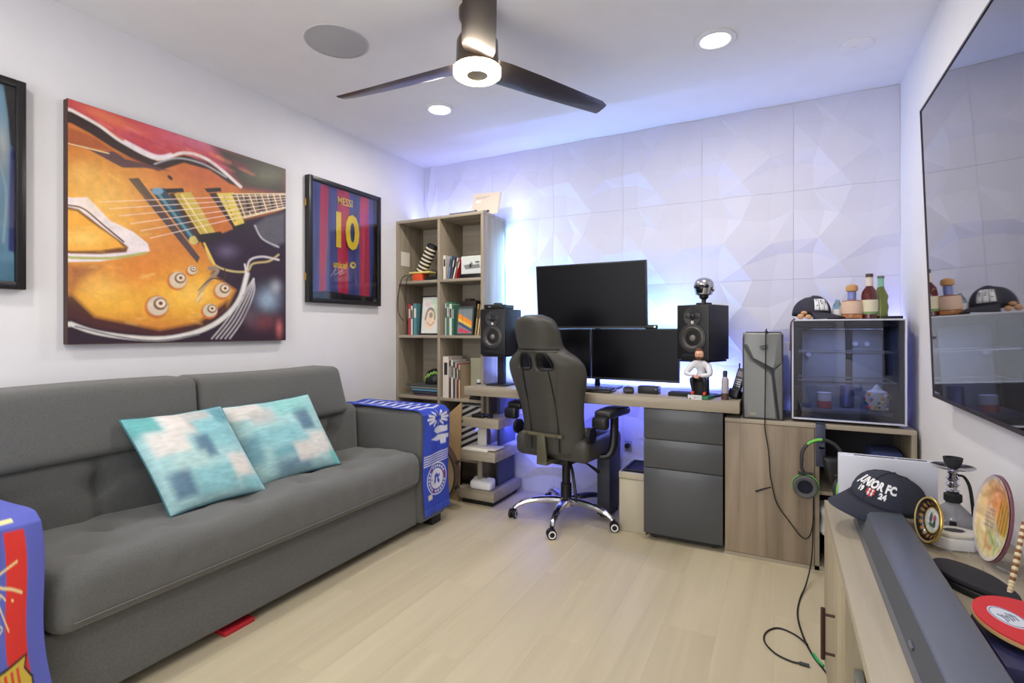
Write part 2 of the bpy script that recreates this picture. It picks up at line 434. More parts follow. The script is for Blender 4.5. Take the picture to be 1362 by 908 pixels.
# ============================================================ LIGHTS IN THE ROOM
for i, (x, y) in enumerate(DL[:2]):
    t = root('downlight', ['round recessed ceiling light, the larger and nearer one right of the fan', 'round recessed ceiling light left of the fan, near the far wall'][i], 'light', (x, y, ZC))
    part('trim_ring', MB().lathe([(.062, ZC), (.085, ZC), (.087, ZC - .006), (.066, ZC - .009), (.06, ZC - .004)], (x, y, 0), 32, cap=False), M_white, t)
    part('lens', MB().cyl((x, y, ZC - .003), .063, .003, n=32), mat('light_lens', (255, 252, 244), .5, emit=9, ecol=(1, .97, .9)), t)
t = root('ceiling_speaker', 'flush round white speaker grille in the ceiling, upper left', 'speaker', (-1.765, 1.69, ZC))
part('rim', MB().lathe([(.130, ZC), (.138, ZC), (.137, ZC - .004), (.131, ZC - .004)], (-1.765, 1.69, 0), 48, cap=False), mat('grille_rim', (196, 194, 196), .7), t)
part('grille', MB().cyl((-1.765, 1.69, ZC - .0015), .131, .003, n=48), mat('grille_cloth', (183, 182, 184), .9, bump=.3, bscale=900), t)
t = root('ceiling_sensor', 'faint flush white disc in the ceiling near the right wall', 'sensor', (.3, 2.8, ZC))
part('cover', MB().lathe([(.07, ZC), (.07, ZC - .005), (.06, ZC - .008), (.03, ZC - .008)], (.3, 2.8, 0), 32), M_ceil, t)
part('sensor_tab', MB().box(.285, .315, 2.79, 2.81, ZC - .011, ZC - .008), M_ceil, t)

FX, FY, FZ = -1.088, 1.787, 2.19
fan = root('ceiling_fan', 'dark three-blade ceiling fan with a glowing ring light', 'fan', (FX, FY, FZ), world=False)
M_fan = mat('dark_bronze', (96, 84, 74), .3, .7)
M_blade = mat('espresso_blade', (92, 82, 80), .36, .75, coat=.2)
part('canopy', MB().lathe([(.075, .25), (.074, .215), (.06, .195), (.02, .188)], n=32), M_fan, fan)
part('downrod', MB().cyl((0, 0, .17), .013, .08), M_fan, fan)
part('motor_housing', MB().lathe([(.03, .155), (.07, .145), (.083, .12), (.086, .03), (.09, .012), (.088, .0)], n=36), M_fan, fan)
part('light_ring', MB().lathe([(.042, -.003), (.046, -.016), (.085, -.018), (.096, -.010), (.096, .012), (.090, .016)], n=40, cap=False), mat('ring_light', (255, 250, 235), .5, emit=22, ecol=(1, .91, .72)), fan)
part('centre_cap', MB().cyl((0, 0, -.008), .043, .012, n=28), mat('bronze_cap', (150, 128, 96), .35, .6), fan)
for a in (183, 62, 302):
    A = math.radians(a); mb = MB(); mb.M = Matrix.Rotation(A, 4, 'Z') @ Matrix.Rotation(math.radians(-13), 4, 'X')
    st = [(.07, .062, .052, .035), (.13, .07, .062, .03), (.3, .066, .058, .028), (.5, .056, .05, .026), (.66, .046, .044, .026), (.70, .030, .043, .026), ]
    vs = []; fs = []
    for r_, wl, wr_, z in st:
        for s_, h in ((-wl, 0), (-wl * .5, .004), (wr_ * .5, .004), (wr_, 0), (wr_ * .5, -.004), (-wl * .5, -.004)): vs.append((r_, s_, z + h))
    for i in range(len(st) - 1):
        for j in range(6): fs.append((i * 6 + j, i * 6 + (j + 1) % 6, (i + 1) * 6 + (j + 1) % 6, (i + 1) * 6 + j))
    fs += [tuple(range(6))[::-1], tuple(range(30, 36))]
    mb.add(vs, fs); part('blade', mb, M_blade, fan)
area('fan_ring_lamp', (FX, FY, FZ - .03), .18, 9, (1, .9, .74), shape='DISK')

# LED strips hidden behind the furniture (each strip really emits)
def led(label, mb, m): return single('led_strip', label, 'light strip', mb, m, group=None)
led('blue light strip along the wall behind the desk and monitors', MB().box(-1.70, -.25, 3.302, 3.308, .70, .708), M_led)
area('desk_strip_lamp', (-1.0, 3.26, .80), 1.5, 17, LED, (math.radians(165), 0, 0), sy=.04)
area('desk_under_lamp', (-1.2, 3.2, .70), 1.0, 4, (.2, .22, 1), (0, 0, 0), sy=.04)
area('monitor_glow_lamp', (-1.0, 3.22, 1.22), 1.0, 3.6, CYAN, (math.radians(125), 0, 0), sy=.04)
led('cyan light strip down the rear edge of the bookcase', MB().box(-1.80, -1.79, 3.307, 3.3125, .85, 1.9), M_cyan)
area('bookcase_strip_lamp', (-1.772, 3.27, 1.45), .02, 7, (.35, .7, 1), (math.radians(90), 0, math.radians(-50)), sy=.8)
led('blue light strip on the wall behind the small display fridge', MB().box(.05, .5, 3.312, 3.322, .72, .728), M_led)
area('fridge_strip_lamp', (.53, 3.2, .95), .45, 3.5, (.3, .32, 1), (PI / 2, PI / 2, 0), sy=.02)
area('lavender_fill_lamp', (-2.1, 3.22, 1.975), 1.0, 2.6, (.3, .36, 1), (math.radians(165), 0, 0), sy=.06)  # unseen lamp added above the bookcase to turn wall and ceiling lavender
area('shelf_strip_lamp', (-1.55, 3.2, .5), .7, 5, (.12, .16, 1), (math.radians(60), 0, math.radians(30)), sy=.04)

# ============================================================ LEFT WALL
def wallpos(y0, y1, z0, z1, x, f=None):
    return lambda u, v: (x + (f(u, v) if f else 0), y0 + (y1 - y0) * u, z1 + (z0 - z1) * v)
cv = Canvas(330, 330, (196, 110, 48), quad=[(207, 100), (875, 315), (870, 845), (197, 855)])
P_, S_, E_, G_ = cv.poly, cv.stroke, cv.ell, cv.glow
G_(300, 430, 200, 150, (240, 176, 72), .9); G_(560, 700, 150, 90, (248, 190, 60), .95); G_(260, 520, 120, 90, (250, 196, 90), .9)
G_(330, 720, 140, 70, (246, 186, 60), .9); G_(620, 330, 120, 50, (198, 98, 64), .8); G_(420, 620, 120, 60, (226, 130, 50), .7)
G_(450, 400, 120, 70, (226, 150, 80), .6)
P_([(200, 90), (880, 300), (880, 400), (740, 375), (640, 285), (560, 262), (480, 285), (370, 228), (300, 178), (205, 128)], (186, 66, 78), 6)
G_(420, 190, 190, 34, (214, 84, 92), .8, .3); G_(620, 235, 120, 26, (204, 120, 150), .7, .3); G_(330, 160, 90, 16, (232, 130, 80), .7, .4)
P_([(650, 240), (880, 300), (880, 400), (740, 378), (700, 330)], (66, 58, 52), 30); G_(820, 335, 60, 30, (120, 122, 96), .6)
P_([(205, 130), (300, 180), (370, 232), (480, 292), (560, 272), (640, 292), (740, 375), (700, 360), (640, 318), (560, 296), (480, 322), (420, 296), (340, 250), (270, 205), (205, 170)], (52, 34, 34), 5)
S_([(210, 132), (300, 182), (370, 232), (480, 285), (560, 265), (640, 290), (735, 370)], 9, (232, 222, 218), 4)
S_([(380, 232), (470, 276), (520, 272)], 11, (236, 222, 232), 6); S_([(470, 300), (540, 282), (620, 300), (690, 340)], 5, (170, 168, 172), 4)
P_([(205, 188), (280, 215), (350, 262), (480, 318), (430, 306), (330, 262), (205, 240)], (170, 88, 48), 10)
P_([(250, 246), (300, 262), (345, 262), (380, 285), (470, 308), (520, 322), (440, 312), (372, 312), (330, 290)], (92, 62, 66), 4)
E_(517, 342, 10, 5, (70, 40, 50), rot=.7); S_([(207, 238), (330, 268)], 3, (236, 214, 170))
# lower body edge and dark right side
P_([(740, 470), (880, 440), (880, 850), (200, 860), (200, 740), (280, 790), (480, 822), (600, 800), (690, 740), (715, 690), (640, 640)], (44, 26, 44), 14)
P_([(200, 690), (280, 770), (480, 812), (600, 790), (690, 720), (690, 750), (600, 815), (480, 832), (280, 806), (200, 770)], (74, 34, 36), 16)
P_([(205, 610), (300, 615), (240, 660), (205, 700)], (150, 78, 52), 30, .8)
S_([(200, 790), (280, 818), (400, 836), (520, 836), (640, 800), (720, 730), (752, 640)], 14, (222, 218, 214), 6)
S_([(220, 800), (340, 830), (470, 846), (600, 826)], 5, (120, 120, 126), 4)
for k in range(5): S_([(640 + 14 * k, 840), (690 + 12 * k, 780), (740 + 8 * k, 700), (772, 655)], 4, (206, 202, 206), 4, .85)
G_(815, 720, 34, 36, (150, 170, 196), .9); G_(800, 790, 40, 26, (120, 60, 66), .8); G_(760, 770, 24, 30, (96, 84, 96), .7); G_(840, 680, 16, 20, (190, 196, 210), .6); G_(850, 810, 10, 26, (200, 110, 110), .8)
# white S-shaped hole
P_([(203, 405), (262, 402), (290, 430), (330, 474), (400, 508), (446, 545), (452, 568), (420, 580), (300, 600), (203, 602)], (236, 224, 226), 4)
P_([(203, 432), (236, 440), (300, 490), (350, 528), (386, 556), (380, 572), (300, 578), (203, 576)], (120, 66, 30), 5)
P_([(203, 440), (230, 446), (296, 496), (350, 534), (372, 556), (300, 566), (203, 568)], (240, 170, 60), 6); G_(250, 530, 60, 26, (252, 210, 110), .8)
S_([(203, 588), (330, 590), (440, 574)], 8, (176, 176, 96), 5); S_([(205, 428), (250, 438), (310, 488), (372, 540)], 5, (90, 50, 40), 3)
# pickguard
P_([(612, 548), (660, 520), (760, 480), (880, 436), (880, 580), (830, 600), (750, 630), (690, 628), (650, 610)], (40, 22, 46), 5)
S_([(625, 560), (645, 605), (690, 628), (750, 632), (770, 608), (820, 600), (850, 580)], 6, (196, 176, 120), 4)
G_(690, 570, 30, 20, (110, 96, 130), .7); P_([(775, 490), (812, 465), (870, 450), (870, 540), (840, 555), (800, 530)], (92, 90, 100), 14, .9)
S_([(778, 490), (800, 530), (850, 556)], 5, (180, 180, 186), 4); S_([(752, 625), (762, 596), (800, 586), (850, 596)], 6, (206, 200, 204), 4); S_([(745, 610), (748, 640), (740, 700)], 5, (226, 220, 222), 4)
# bridge, pickups, neck
P_([(388, 345), (420, 343), (606, 588), (598, 606)], (84, 66, 66), 3)
P_([(455, 378), (498, 374), (612, 530), (600, 548), (570, 535)], (42, 74, 92), 3); S_([(475, 385), (590, 535)], 8, (104, 146, 160), 5); E_(478, 384, 18, 11, (120, 160, 190)); E_(588, 535, 15, 13, (206, 186, 110))
P_([(498, 376), (556, 374), (560, 386), (508, 390)], (36, 30, 30), 2); P_([(512, 392), (532, 388), (622, 530), (604, 542)], (70, 44, 34), 3)
P_([(528, 392), (580, 386), (655, 512), (612, 524)], (206, 178, 82), 3); S_([(552, 394), (632, 516)], 4, (240, 224, 150), 3); S_([(540, 394), (620, 520)], 2, (140, 112, 50)); P_([(598, 518), (672, 508), (680, 524), (612, 546)], (34, 28, 30), 2)
P_([(622, 375), (672, 372), (676, 384), (632, 388)], (36, 30, 30), 2); P_([(636, 390), (660, 388), (728, 492), (712, 500)], (56, 36, 34), 3)
P_([(660, 390), (712, 388), (745, 482), (716, 492)], (222, 196, 92), 3)
for k in range(7): E_(684 + 8.5 * k * .6, 402 + 12 * k, 3, 3, (160, 130, 60), .5)
P_([(706, 494), (758, 478), (762, 490), (716, 508)], (34, 28, 30), 2)
P_([(706, 391), (880, 391), (880, 434), (740, 468)], (112, 84, 58), 3)
for k in range(9):
    x = 722 + 19 * k; S_([(x, 393), (x + 26 - 2 * k, 462 - 4 * k)], 3.4, (222, 206, 160), 2); 
    if k % 2: P_([(x + 4, 402), (x + 12, 402), (x + 26, 444), (x + 14, 446)], (40, 30, 32), 3)
S_([(708, 392), (880, 391)], 3, (236, 220, 180)); S_([(742, 466), (880, 433)], 4, (226, 212, 170))
for y0, y1 in ((417, 394), (438, 402), (460, 409), (484, 417), (506, 424), (528, 430)): S_([(300 + (y0 - 417) * 1.4, y0), (880, y1)], 2., (250, 226, 214), 2, .9, False)
# knobs and tailpiece
for x, y, r in ((538, 658, 27), (474, 738, 32), (676, 690, 24), (636, 752, 22), (582, 627, 15)):
    E_(x - 3, y + 3, r * 1.15, r * 1.1, (200, 110, 50)); E_(x, y, r, r * .92, (216, 200, 176)); E_(x + r * .25, y - r * .2, r * .66, r * .6, (120, 86, 70)); E_(x + r * .3, y - r * .25, r * .48, r * .42, (232, 214, 190)); E_(x + r * .3, y - r * .25, r * .2, r * .18, (96, 60, 56))
S_([(635, 622), (660, 630), (616, 680), (600, 720)], 12, (150, 130, 116), 5); S_([(612, 700), (596, 722)], 8, (232, 200, 150), 4); S_([(620, 545), (650, 608)], 6, (236, 196, 80), 4)
S_([(600, 690), (640, 655), (680, 655), (682, 625)], 4, (70, 40, 40), 3)
rb = random.Random(5)
for k in range(70):
    x, y = rb.uniform(210, 600), rb.uniform(330, 800); a = rb.uniform(-.5, .9); l = rb.uniform(15, 50)
    if y > 620 or x < 430: S_([(x, y), (x + l * math.cos(a), y + l * math.sin(a))], rb.uniform(3, 7), rb.choice(((250, 206, 110), (236, 160, 70), (206, 120, 56), (250, 222, 140))), 8, .22)
for k in range(30):
    x = rb.uniform(300, 800); y = 110 + (x - 207) * .32 + rb.uniform(8, 60); S_([(x, y), (x + 40, y + 20)], rb.uniform(4, 9), rb.choice(((226, 120, 90), (206, 110, 150), (150, 50, 70), (236, 150, 110))), 8, .3)
for x, y, r in ((320, 400, 90), (250, 330, 60), (590, 700, 60), (300, 680, 70)): G_(x, y, r, r * .6, (252, 214, 120), .35)
cv.c[:, :4] = cv.c[:, 4:5]; cv.grain(.08, 40, 3, 1.); cv.grain(.05, 110, 5)
t = root('guitar_painting', 'large square canvas painting of an orange electric guitar body above the sofa', 'painting', (-2.53, 1.505, 1.093))
part('stretched_canvas', MB().box(-2.529, -2.494, .998, 2.012, 1.093, 2.065), mat('canvas_edge', (70, 52, 50), .85), t, bevel=.003)
cpart('painted_face', cv, wallpos(1.0, 2.010, 1.095, 2.063, -2.4932), vmat('oil_paint', .5, .15, 120), t)

def shirt_frame(y0, y1, z0, z1, name, label, cv, clips):
    t = root(name, label, 'framed shirt', (-2.53, (y0 + y1) / 2, z0)); f = .028; X0, X1 = -2.529, -2.49
    mb = MB()
    mb.box(X0, X1, y0, y0 + f, z0, z1).box(X0, X1, y1 - f, y1, z0, z1).box(X0, X1, y0 + f, y1 - f, z0, z0 + f).box(X0, X1, y0 + f, y1 - f, z1 - f, z1)
    part('frame', mb, M_frame, t, bevel=.003)
    part('backing', MB().box(-2.529, -2.522, y0 + f, y1 - f, z0 + f, z1 - f), mat('navy_backing', (24, 26, 44), .9), t)
    part('glass_pane', MB().box(-2.5, -2.497, y0 + f, y1 - f, z0 + f, z1 - f), M_glass, t)
    for z in clips: part('clasp', MB().box(-2.525, -2.512, y0 - .006, y0, z - .022, z + .022), M_brass, t, bevel=.001)
    return t
cv = Canvas(270, 340, (68, 78, 150), quad=[(104, 95), (492, 212), (487, 830), (100, 815)])
for a, b, c, d in ((165, 225, 190, 150), (262, 340, 325, 262), (405, 448, 450, 385)):
    cv.poly([(a, 60), (b, 60), (b + (c - b) * .4, 300), (c, 840), (d, 840), (a + (d - a) * .4, 300)], (196, 44, 84), 5)
for k, (x, w_) in enumerate(((130, 16), (215, 12), (360, 14), (460, 10))): cv.stroke([(x, 90), (x + 10, 400), (x - 6, 830)], w_, (48, 52, 104), 14, .5)
cv.poly([(95, 780), (200, 770), (350, 790), (500, 800), (500, 860), (95, 860)], (20, 20, 34), 6)
cv.poly([(470, 190), (500, 190), (500, 850), (462, 850), (478, 500)], (18, 18, 34), 5)
cv.ell(354, 609, 17, 20, (238, 214, 90), .3); cv.ell(354, 609, 8, 9, (60, 60, 110), .3)
cv.stroke([(220, 680), (250, 630), (240, 672), (290, 640), (270, 670), (300, 655)], 4, (200, 200, 214), 2, .7)
t = shirt_frame(2.172, 2.796, 1.318, 2.08, 'framed_jersey', 'black framed blue and red striped football shirt with yellow number 10', cv, (1.47, 1.915))
mb = MB(); YLW = mat('print_yellow', (246, 214, 60), .6)
text(mb, 'MESSI', .068, frame((-2.5052, 2.472, 1.976), (0, 1, 0), (0, 0, 1)), .0005, .0004, .80)
text(mb, '10', .300, frame((-2.5052, 2.476, 1.779), (0, 1, 0), (0, 0, 1)), .011, .0004, .80)
text(mb, 'unicef', .062, frame((-2.5052, 2.430, 1.567), (0, 1, 0), (0, 0, 1)), .0008, .0004, .80)
part('lettering', mb, YLW, t)
def fold(u, v): return .004 * math.sin(u * 17 + v * 2) + .003 * math.sin(u * 41 + 3 * v)
cpart('jersey', cv, wallpos(2.20, 2.768, 1.346, 2.052, -2.513, fold), vmat('jersey_cloth', .7, .2, 500), t)
cv = Canvas(160, 120, (134, 184, 214)); cv.glow(.95, .32, .03, .12, (222, 228, 232)); cv.glow(.80, .5, .1, .3, (96, 140, 176)); cv.poly([(.93, -.1), (1.1, -.1), (1.1, .30), (.985, .30), (.97, .14)], (26, 28, 44), .01); cv.stroke([(.93, .40), (.965, .55), (.95, .8)], .012, (190, 214, 228), .01)
cv.poly([(.0, .86), (1.1, .9), (1.1, 1.1), (0, 1.1)], (110, 160, 190), .03); cv.poly([(.985, .3), (1.05, .3), (1.05, .86), (.975, .84)], (70, 74, 150), .012); cv.grain(.12, 12, 2)
t = shirt_frame(.25, .873, 1.30, 2.07, 'framed_jersey', 'black framed light blue shirt cut off by the left edge of the view', cv, ())
cpart('jersey', cv, wallpos(.278, .845, 1.328, 2.042, -2.513, fold), vmat('jersey_cloth'), t)
for z in (1.44, 1.92): part('clasp', MB().box(-2.525, -2.512, .873, .879, z - .015, z + .015), M_brass, t)

# ============================================================ SOFA
sofa = root('sofa', 'long charcoal fabric sofa with tufted seat against the left wall', 'sofa', (-2.15, 1.51, 0))
TUFT = [(-2.12, y) for y in (.95, 1.23, 1.51, 1.79, 2.07)] + [(-1.93, y) for y in (.82, 1.1, 1.38, 1.66, 1.94, 2.2)]
def seatd(p):
    if p.z > .4:
        d = sum(math.exp(-((p.x - x) ** 2 + (p.y - y) ** 2) / .0022) for x, y in TUFT)
        q = sum(math.exp(-((p.y - y) ** 2) / .0012) for y in (.95, 1.23, 1.51, 1.79, 2.07)) * math.exp(-((p.x + 2.12) ** 2) / .015)
        return (p.x, p.y, p.z - .022 * d - .012 * q + .005 * math.sin(p.y * 9) + .004 * math.sin(p.y * 23 + p.x * 17) * math.sin(p.x * 31) + .012 * math.exp(-((p.x + 1.95) ** 2) / .02))
    return (p.x + .004 * math.sin(p.y * 60) * math.exp(-((p.z - .4) ** 2) / .003), p.y, p.z)
part('seat_cushion', MB().rbox(-2.42, -1.785, .68, 2.345, .275, .455, .055, (30, 90, 3), 5, seatd), M_sofa, sofa)
part('base', MB().rbox(-2.45, -1.835, .66, 2.36, .045, .285, .012, (2, 8, 2), 2), M_sofa, sofa)
for y in (1.2, 1.85): pass
part('seat_seam', MB().tube([(-1.783, .73, .315), (-1.783, 1.5, .315), (-1.783, 2.3, .315)], .0013, 5).tube([(-1.7975, .73, .418), (-1.7975, 2.3, .418)], .0012, 5), mat('seam_thread', (120, 120, 120), .9), sofa)
BT = [(y, z) for y in (1.0, 1.28, 1.56, 1.84, 2.12) for z in (.575,)]
def backd(p):
    if p.x > -2.36:
        d = sum(math.exp(-((p.y - y) ** 2 + (p.z - z) ** 2) / .0018) for y, z in BT); q = sum(math.exp(-((p.y - y) ** 2) / .0007) for y, z in BT)
        return (p.x - .030 * d - .014 * q + .10 * (.7 - p.z) * .5, p.y, p.z)
    return p
part('back_cushion', MB().rbox(-2.44, -2.262, .68, 2.345, .40, .715, .05, (4, 80, 14), 4, backd), M_sofa, sofa)
for y0, y1 in ((.66, 1.368), (1.372, 2.235)):
    def hd(p, y1=y1):
        return (p.x - .10 * (p.z - .68), p.y - (.05 * max(0, (p.z - .7)) / .24 if (y1 > 2 and p.y > 1.9) else 0), p.z + .006 * math.sin((p.y - .66) * 4))
    part('headrest', MB().rbox(-2.44, -2.225, y0, y1, .675, .945, .035, (4, 14, 8), 4, hd), M_sofa, sofa)
for y0, y1, zt in ((.43, .655, .650), (2.35, 2.60, .680)):
    part('armrest', MB().rbox(-2.46, -1.80, y0, y1, .05, zt, .03, (8, 4, 8), 3), M_sofa, sofa)
for x, y in ((-1.86, .48), (-1.86, 2.53), (-2.4, .48), (-2.4, 2.53)):
    part('leg', MB().cb((x, y, .026), (.07, .09, .052)), M_black, sofa, bevel=.004)
single('floor_box', 'red box edge peeping out from under the sofa front', 'box', MB().box(-1.95, -1.846, 1.22, 1.345, .0, .018), mat('red_card', (186, 34, 48), .6), bevel=.003)

def cushion(name, label, c, uy, uz, size, nrm, cv, flip=False):
    c = Vector(c); ux = Vector(uy).normalized(); up = Vector(uz).normalized(); n = ux.cross(up).normalized()
    t = root(name, label, 'cushion', c - up * size[1] / 2, group=None)
    def pos(sg):
        def f(u, v):
            a, b = 2 * u - 1, 1 - 2 * v
            th = .062 * ((1 - abs(a) ** 2.6) * (1 - abs(b) ** 2.6)) ** .55
            k = 1 - .045 * (1 - abs(b) ** 2) * (abs(a) ** 3); k2 = 1 - .055 * (1 - abs(a) ** 2) * (abs(b) ** 3)
            w_ = .004 * math.sin(a * 9 + b * 5) * (1 - a * a)
            return c + ux * (a * size[0] / 2 * k) + up * (b * size[1] / 2 * k2) + n * sg * (th + w_ * (th > .005))
        return f
    cpart('cover', cv, pos(1 if not flip else 1), vmat('printed_cotton', .85, .2, 400), t)
    cb = Canvas(30, 30, (150, 190, 196)); cpart('back_cover', cb, pos(-1), vmat('printed_cotton'), t)
    mb = MB(); q = [pos(0)(0, i / 12) for i in range(12)] + [pos(0)(i / 12, 1) for i in range(12)] + [pos(0)(1, 1 - i / 12) for i in range(12)] + [pos(0)(1 - i / 12, 0) for i in range(12)]
    part('edge_piping', mb.tube(q, .0035, 6, True), mat('teal_piping', (66, 116, 128), .8), t)
    return t
def brushy(seed, blobs):
    cv = Canvas(130, 130, (164, 204, 208))
    r = random.Random(seed)
    for (x, y, rx, ry, c, a) in blobs:
        for k in range(5):
            dx, dy = r.uniform(-.03, .03), r.uniform(-.03, .03); sx, sy = rx * r.uniform(.75, 1.05), ry * r.uniform(.75, 1.05)
            cv.poly([(x - sx + dx, y - sy + dy), (x + sx + dx, y - sy + dy * .5), (x + sx + dx * .4, y + sy + dy), (x - sx + dx * .3, y + sy + dy)], c, .07, a * .42)
    cv.grain(.10, 60, seed, .25); cv.grain(.06, 26, seed + 1); return cv
W_, GY, TL, DT, NV = (222, 216, 212), (188, 188, 188), (134, 190, 200), (96, 156, 172), (74, 104, 136)
b1 = [(.12, .1, .14, .12, (96, 170, 172), 1), (.42, .14, .14, .14, W_, 1), (.62, .12, .12, .1, GY, 1), (.25, .35, .16, .12, W_, .9), (.75, .3, .2, .16, TL, 1), (.55, .45, .07, .12, NV, .8), (.35, .58, .18, .1, (174, 206, 206), 1), (.2, .78, .1, .14, NV, .75), (.5, .8, .2, .14, TL, .9), (.83, .68, .1, .12, W_, 1), (.86, .9, .1, .06, TL, 1), (.9, .1, .08, .08, DT, 1)]
b2 = [(.2, .12, .16, .1, W_, 1), (.32, .22, .12, .08, GY, .9), (.7, .15, .22, .12, (140, 200, 200), 1), (.75, .35, .08, .14, NV, .75), (.4, .5, .26, .1, TL, .9), (.5, .68, .24, .06, DT, .7), (.45, .88, .2, .1, NV, .45), (.62, .75, .1, .12, W_, .9), (.82, .68, .12, .14, W_, .8), (.1, .6, .08, .16, (110, 160, 180), .8), (.95, .9, .05, .08, (110, 190, 190), 1)]
cushion('throw_pillow', 'square teal and cream brush-patterned pillow nearer the camera, left of its twin', (-2.085, 1.262, .640), (.12, .98, .02), (-.5, -.16, .84), (.37, .415), (1, 0, 0), brushy(3, b1))
cushion('throw_pillow', 'square teal and cream brush-patterned pillow farther along the sofa, right of its twin', (-2.13, 1.70, .632), (.10, .99, .03), (-.46, -.12, .88), (.47, .40), (1, 0, 0), brushy(9, b2))

def drape(name, label, path, y0, y1, cv, lettering=None, cat='scarf', flare=0.):
    P = [Vector((p[0], 0, p[1])) for p in path]; L = [0]
    for a, b in zip(P, P[1:]): L.append(L[-1] + (b - a).length)
    T = L[-1]
    def pos(u, v):
        s = v * T; k = 0
        while k < len(L) - 2 and L[k + 1] < s: k += 1
        f = (s - L[k]) / (L[k + 1] - L[k]); q = P[k].lerp(P[k + 1], min(1, f))
        n = .003 * math.sin(u * 11 + v * 7); vert = max(0, .66 - q.z)
        return (q.x + (n + .006 * math.sin(u * 7) * vert if q.z < .68 else 0), y0 + (y1 - y0) * u + .008 * math.sin(v * 13) + flare * u * max(0, v - .55), q.z + (n if q.z > .68 else 0))
    t = root(name, label, cat, (P[-1].x, (y0 + y1) / 2, P[-1].z))
    cpart('cloth', cv, pos, vmat('knit_print', .9, .3, 600), t, solid=.003, offs=0)
    return t, pos
# blue scarf over the far arm: v 0 (back) .. 1 (hem)
BL, WH = (50, 74, 186), (222, 224, 236)
cv = Canvas(110, 330, BL)
for k in range(9): 
    y = .04 + k * .055; cv.stroke([(.15, y), (.5, y + .012), (.9, y)], .02 if k % 2 else .012, WH, .01, .9); cv.ell(.3 + .1 * (k % 3), y + .02, .09, .008, WH, .3)
for k in range(12):
    a = k * PI / 6 ; cv.stroke([(.55 + .15 * math.cos(a), .565 + .018 * math.sin(a)), (.55 + .40 * math.cos(a), .565 + .04 * math.sin(a))], .012, WH, .006, 1, False)
cv.ell(.6, .62, .22, .014, WH, .2); cv.poly([(.35, .625), (.9, .61), (.9, .64), (.5, .643)], WH, .006)
cv.poly([(.25, .665), (.55, .65), (.95, .655), (.95, .675), (.5, .68)], WH, .006); cv.poly([(.62, .67), (.85, .67), (.85, .70), (.66, .70)], WH, .006)
cv.poly([(.15, .688), (.3, .68), (.4, .69), (.3, .698)], BL, .004)
for k in range(5): cv.stroke([(.03, .745 + k * .0115), (.97, .735 + k * .0115)], .005, WH, .003, 1, False)
R_ = 330 / 110 * .245 / .245
ay = .245 / 1.20 
cx_, cy_ = .52, .868
for rr, c in ((.40, WH), (.37, BL), (.25, WH)): cv.ell(cx_, cy_, rr, rr * ay * 1.0, c, .05)
for k in range(22):
    a = k * PI / 11; cv.ell(cx_ + .31 * math.cos(a), cy_ + .31 * ay * math.sin(a), .032, .032 * ay, WH if k % 7 else (200, 40, 60), .3)
cv.stroke([(.44, .885), (.5, .872), (.46, .862), (.54, .852), (.58, .862), (.56, .876), (.62, .884)], .022, BL, .008); cv.stroke([(.58, .862), (.64, .852)], .014, BL, .006)
cv.ell(.33, .868, .02, .006, (200, 40, 60)); cv.poly([(.14, .936), (.32, .936), (.32, .962), (.14, .962)], (226, 222, 200), .006)
path = [(-2.40, .70), (-2.36, .697), (-1.85, .695), (-1.815, .69), (-1.79, .665), (-1.788, .6), (-1.784, .3), (-1.782, .135)]
t, pos = drape('fan_scarf', 'blue and white football scarf draped over the far sofa arm', path, 2.352, 2.60, cv)
mb = MB()
for k in range(26):
    y = 2.352 + .248 * (k + .5) / 26; q = Vector(pos((k + .5) / 26, 1)); mb.tube([q, q + Vector((.002, random.uniform(-.005, .005), -.02)), q + Vector((random.uniform(-.003, .006), random.uniform(-.008, .008), -.045))], [.0045, .005, .003], 5)
part('fringe', mb, M_blue, t)
# striped towel over the near arm
RD, YL = (214, 52, 44), (236, 222, 160)
cv = Canvas(150, 320, (92, 100, 188))
cv.poly([(.69, .565), (.85, .565), (.87, 1.02), (.72, 1.02)], RD, .006); cv.poly([(.08, .565), (.30, .565), (.32, 1.02), (.10, 1.02)], RD, .006)
S = lambda p, w_=.010, c=YL: cv.stroke(p, w_, c, .005)
S([(.50, .520), (.64, .516), (.70, .524), (.60, .532), (.52, .530)], .012); S([(.50, .545), (.62, .541), (.79, .538)], .012); S([(.50, .50), (.60, .503)], .012)
SG = (232, 210, 150)
S([(.42, .69), (.60, .665), (.78, .638)], .006, SG); S([(.60, .672), (.66, .69), (.74, .70), (.82, .715)], .007, SG); S([(.50, .672), (.60, .69), (.66, .735), (.73, .795)], .006, SG); S([(.62, .70), (.655, .715), (.66, .706), (.70, .722)], .005, SG); S([(.745, .726), (.755, .728)], .006, SG)
S([(.585, .742), (.615, .735), (.62, .750)], .006, (196, 196, 176)); S([(.60, .765), (.635, .757), (.66, .765), (.655, .775)], .006, (196, 196, 176)); S([(.645, .785), (.665, .778), (.685, .786), (.665, .794), (.645, .785)], .006, (196, 196, 176))
cv.poly([(.40, .90), (.55, .895), (.70, .88), (.86, .862), (.835, .895), (.88, .925), (.85, 1.02), (.38, 1.02)], (44, 38, 40), .006)
cv.poly([(.41, .905), (.55, .902), (.70, .888), (.84, .870), (.82, .897), (.865, .928), (.835, 1.02), (.40, 1.02)], (206, 178, 70), .005)
cv.poly([(.44, .915), (.60, .908), (.60, .945), (.44, .95)], (222, 90, 84), .004); cv.poly([(.50, .915), (.54, .913), (.54, .95), (.50, .95)], (230, 224, 222), .004); cv.poly([(.44, .928), (.6, .924), (.6, .932), (.44, .936)], (230, 224, 222), .004)
for k in range(4): cv.poly([(.63 + .045 * k, .902 - .004 * k), (.65 + .045 * k, .900 - .004 * k), (.65 + .045 * k, .936), (.63 + .045 * k, .938)], (214, 66, 50), .004)
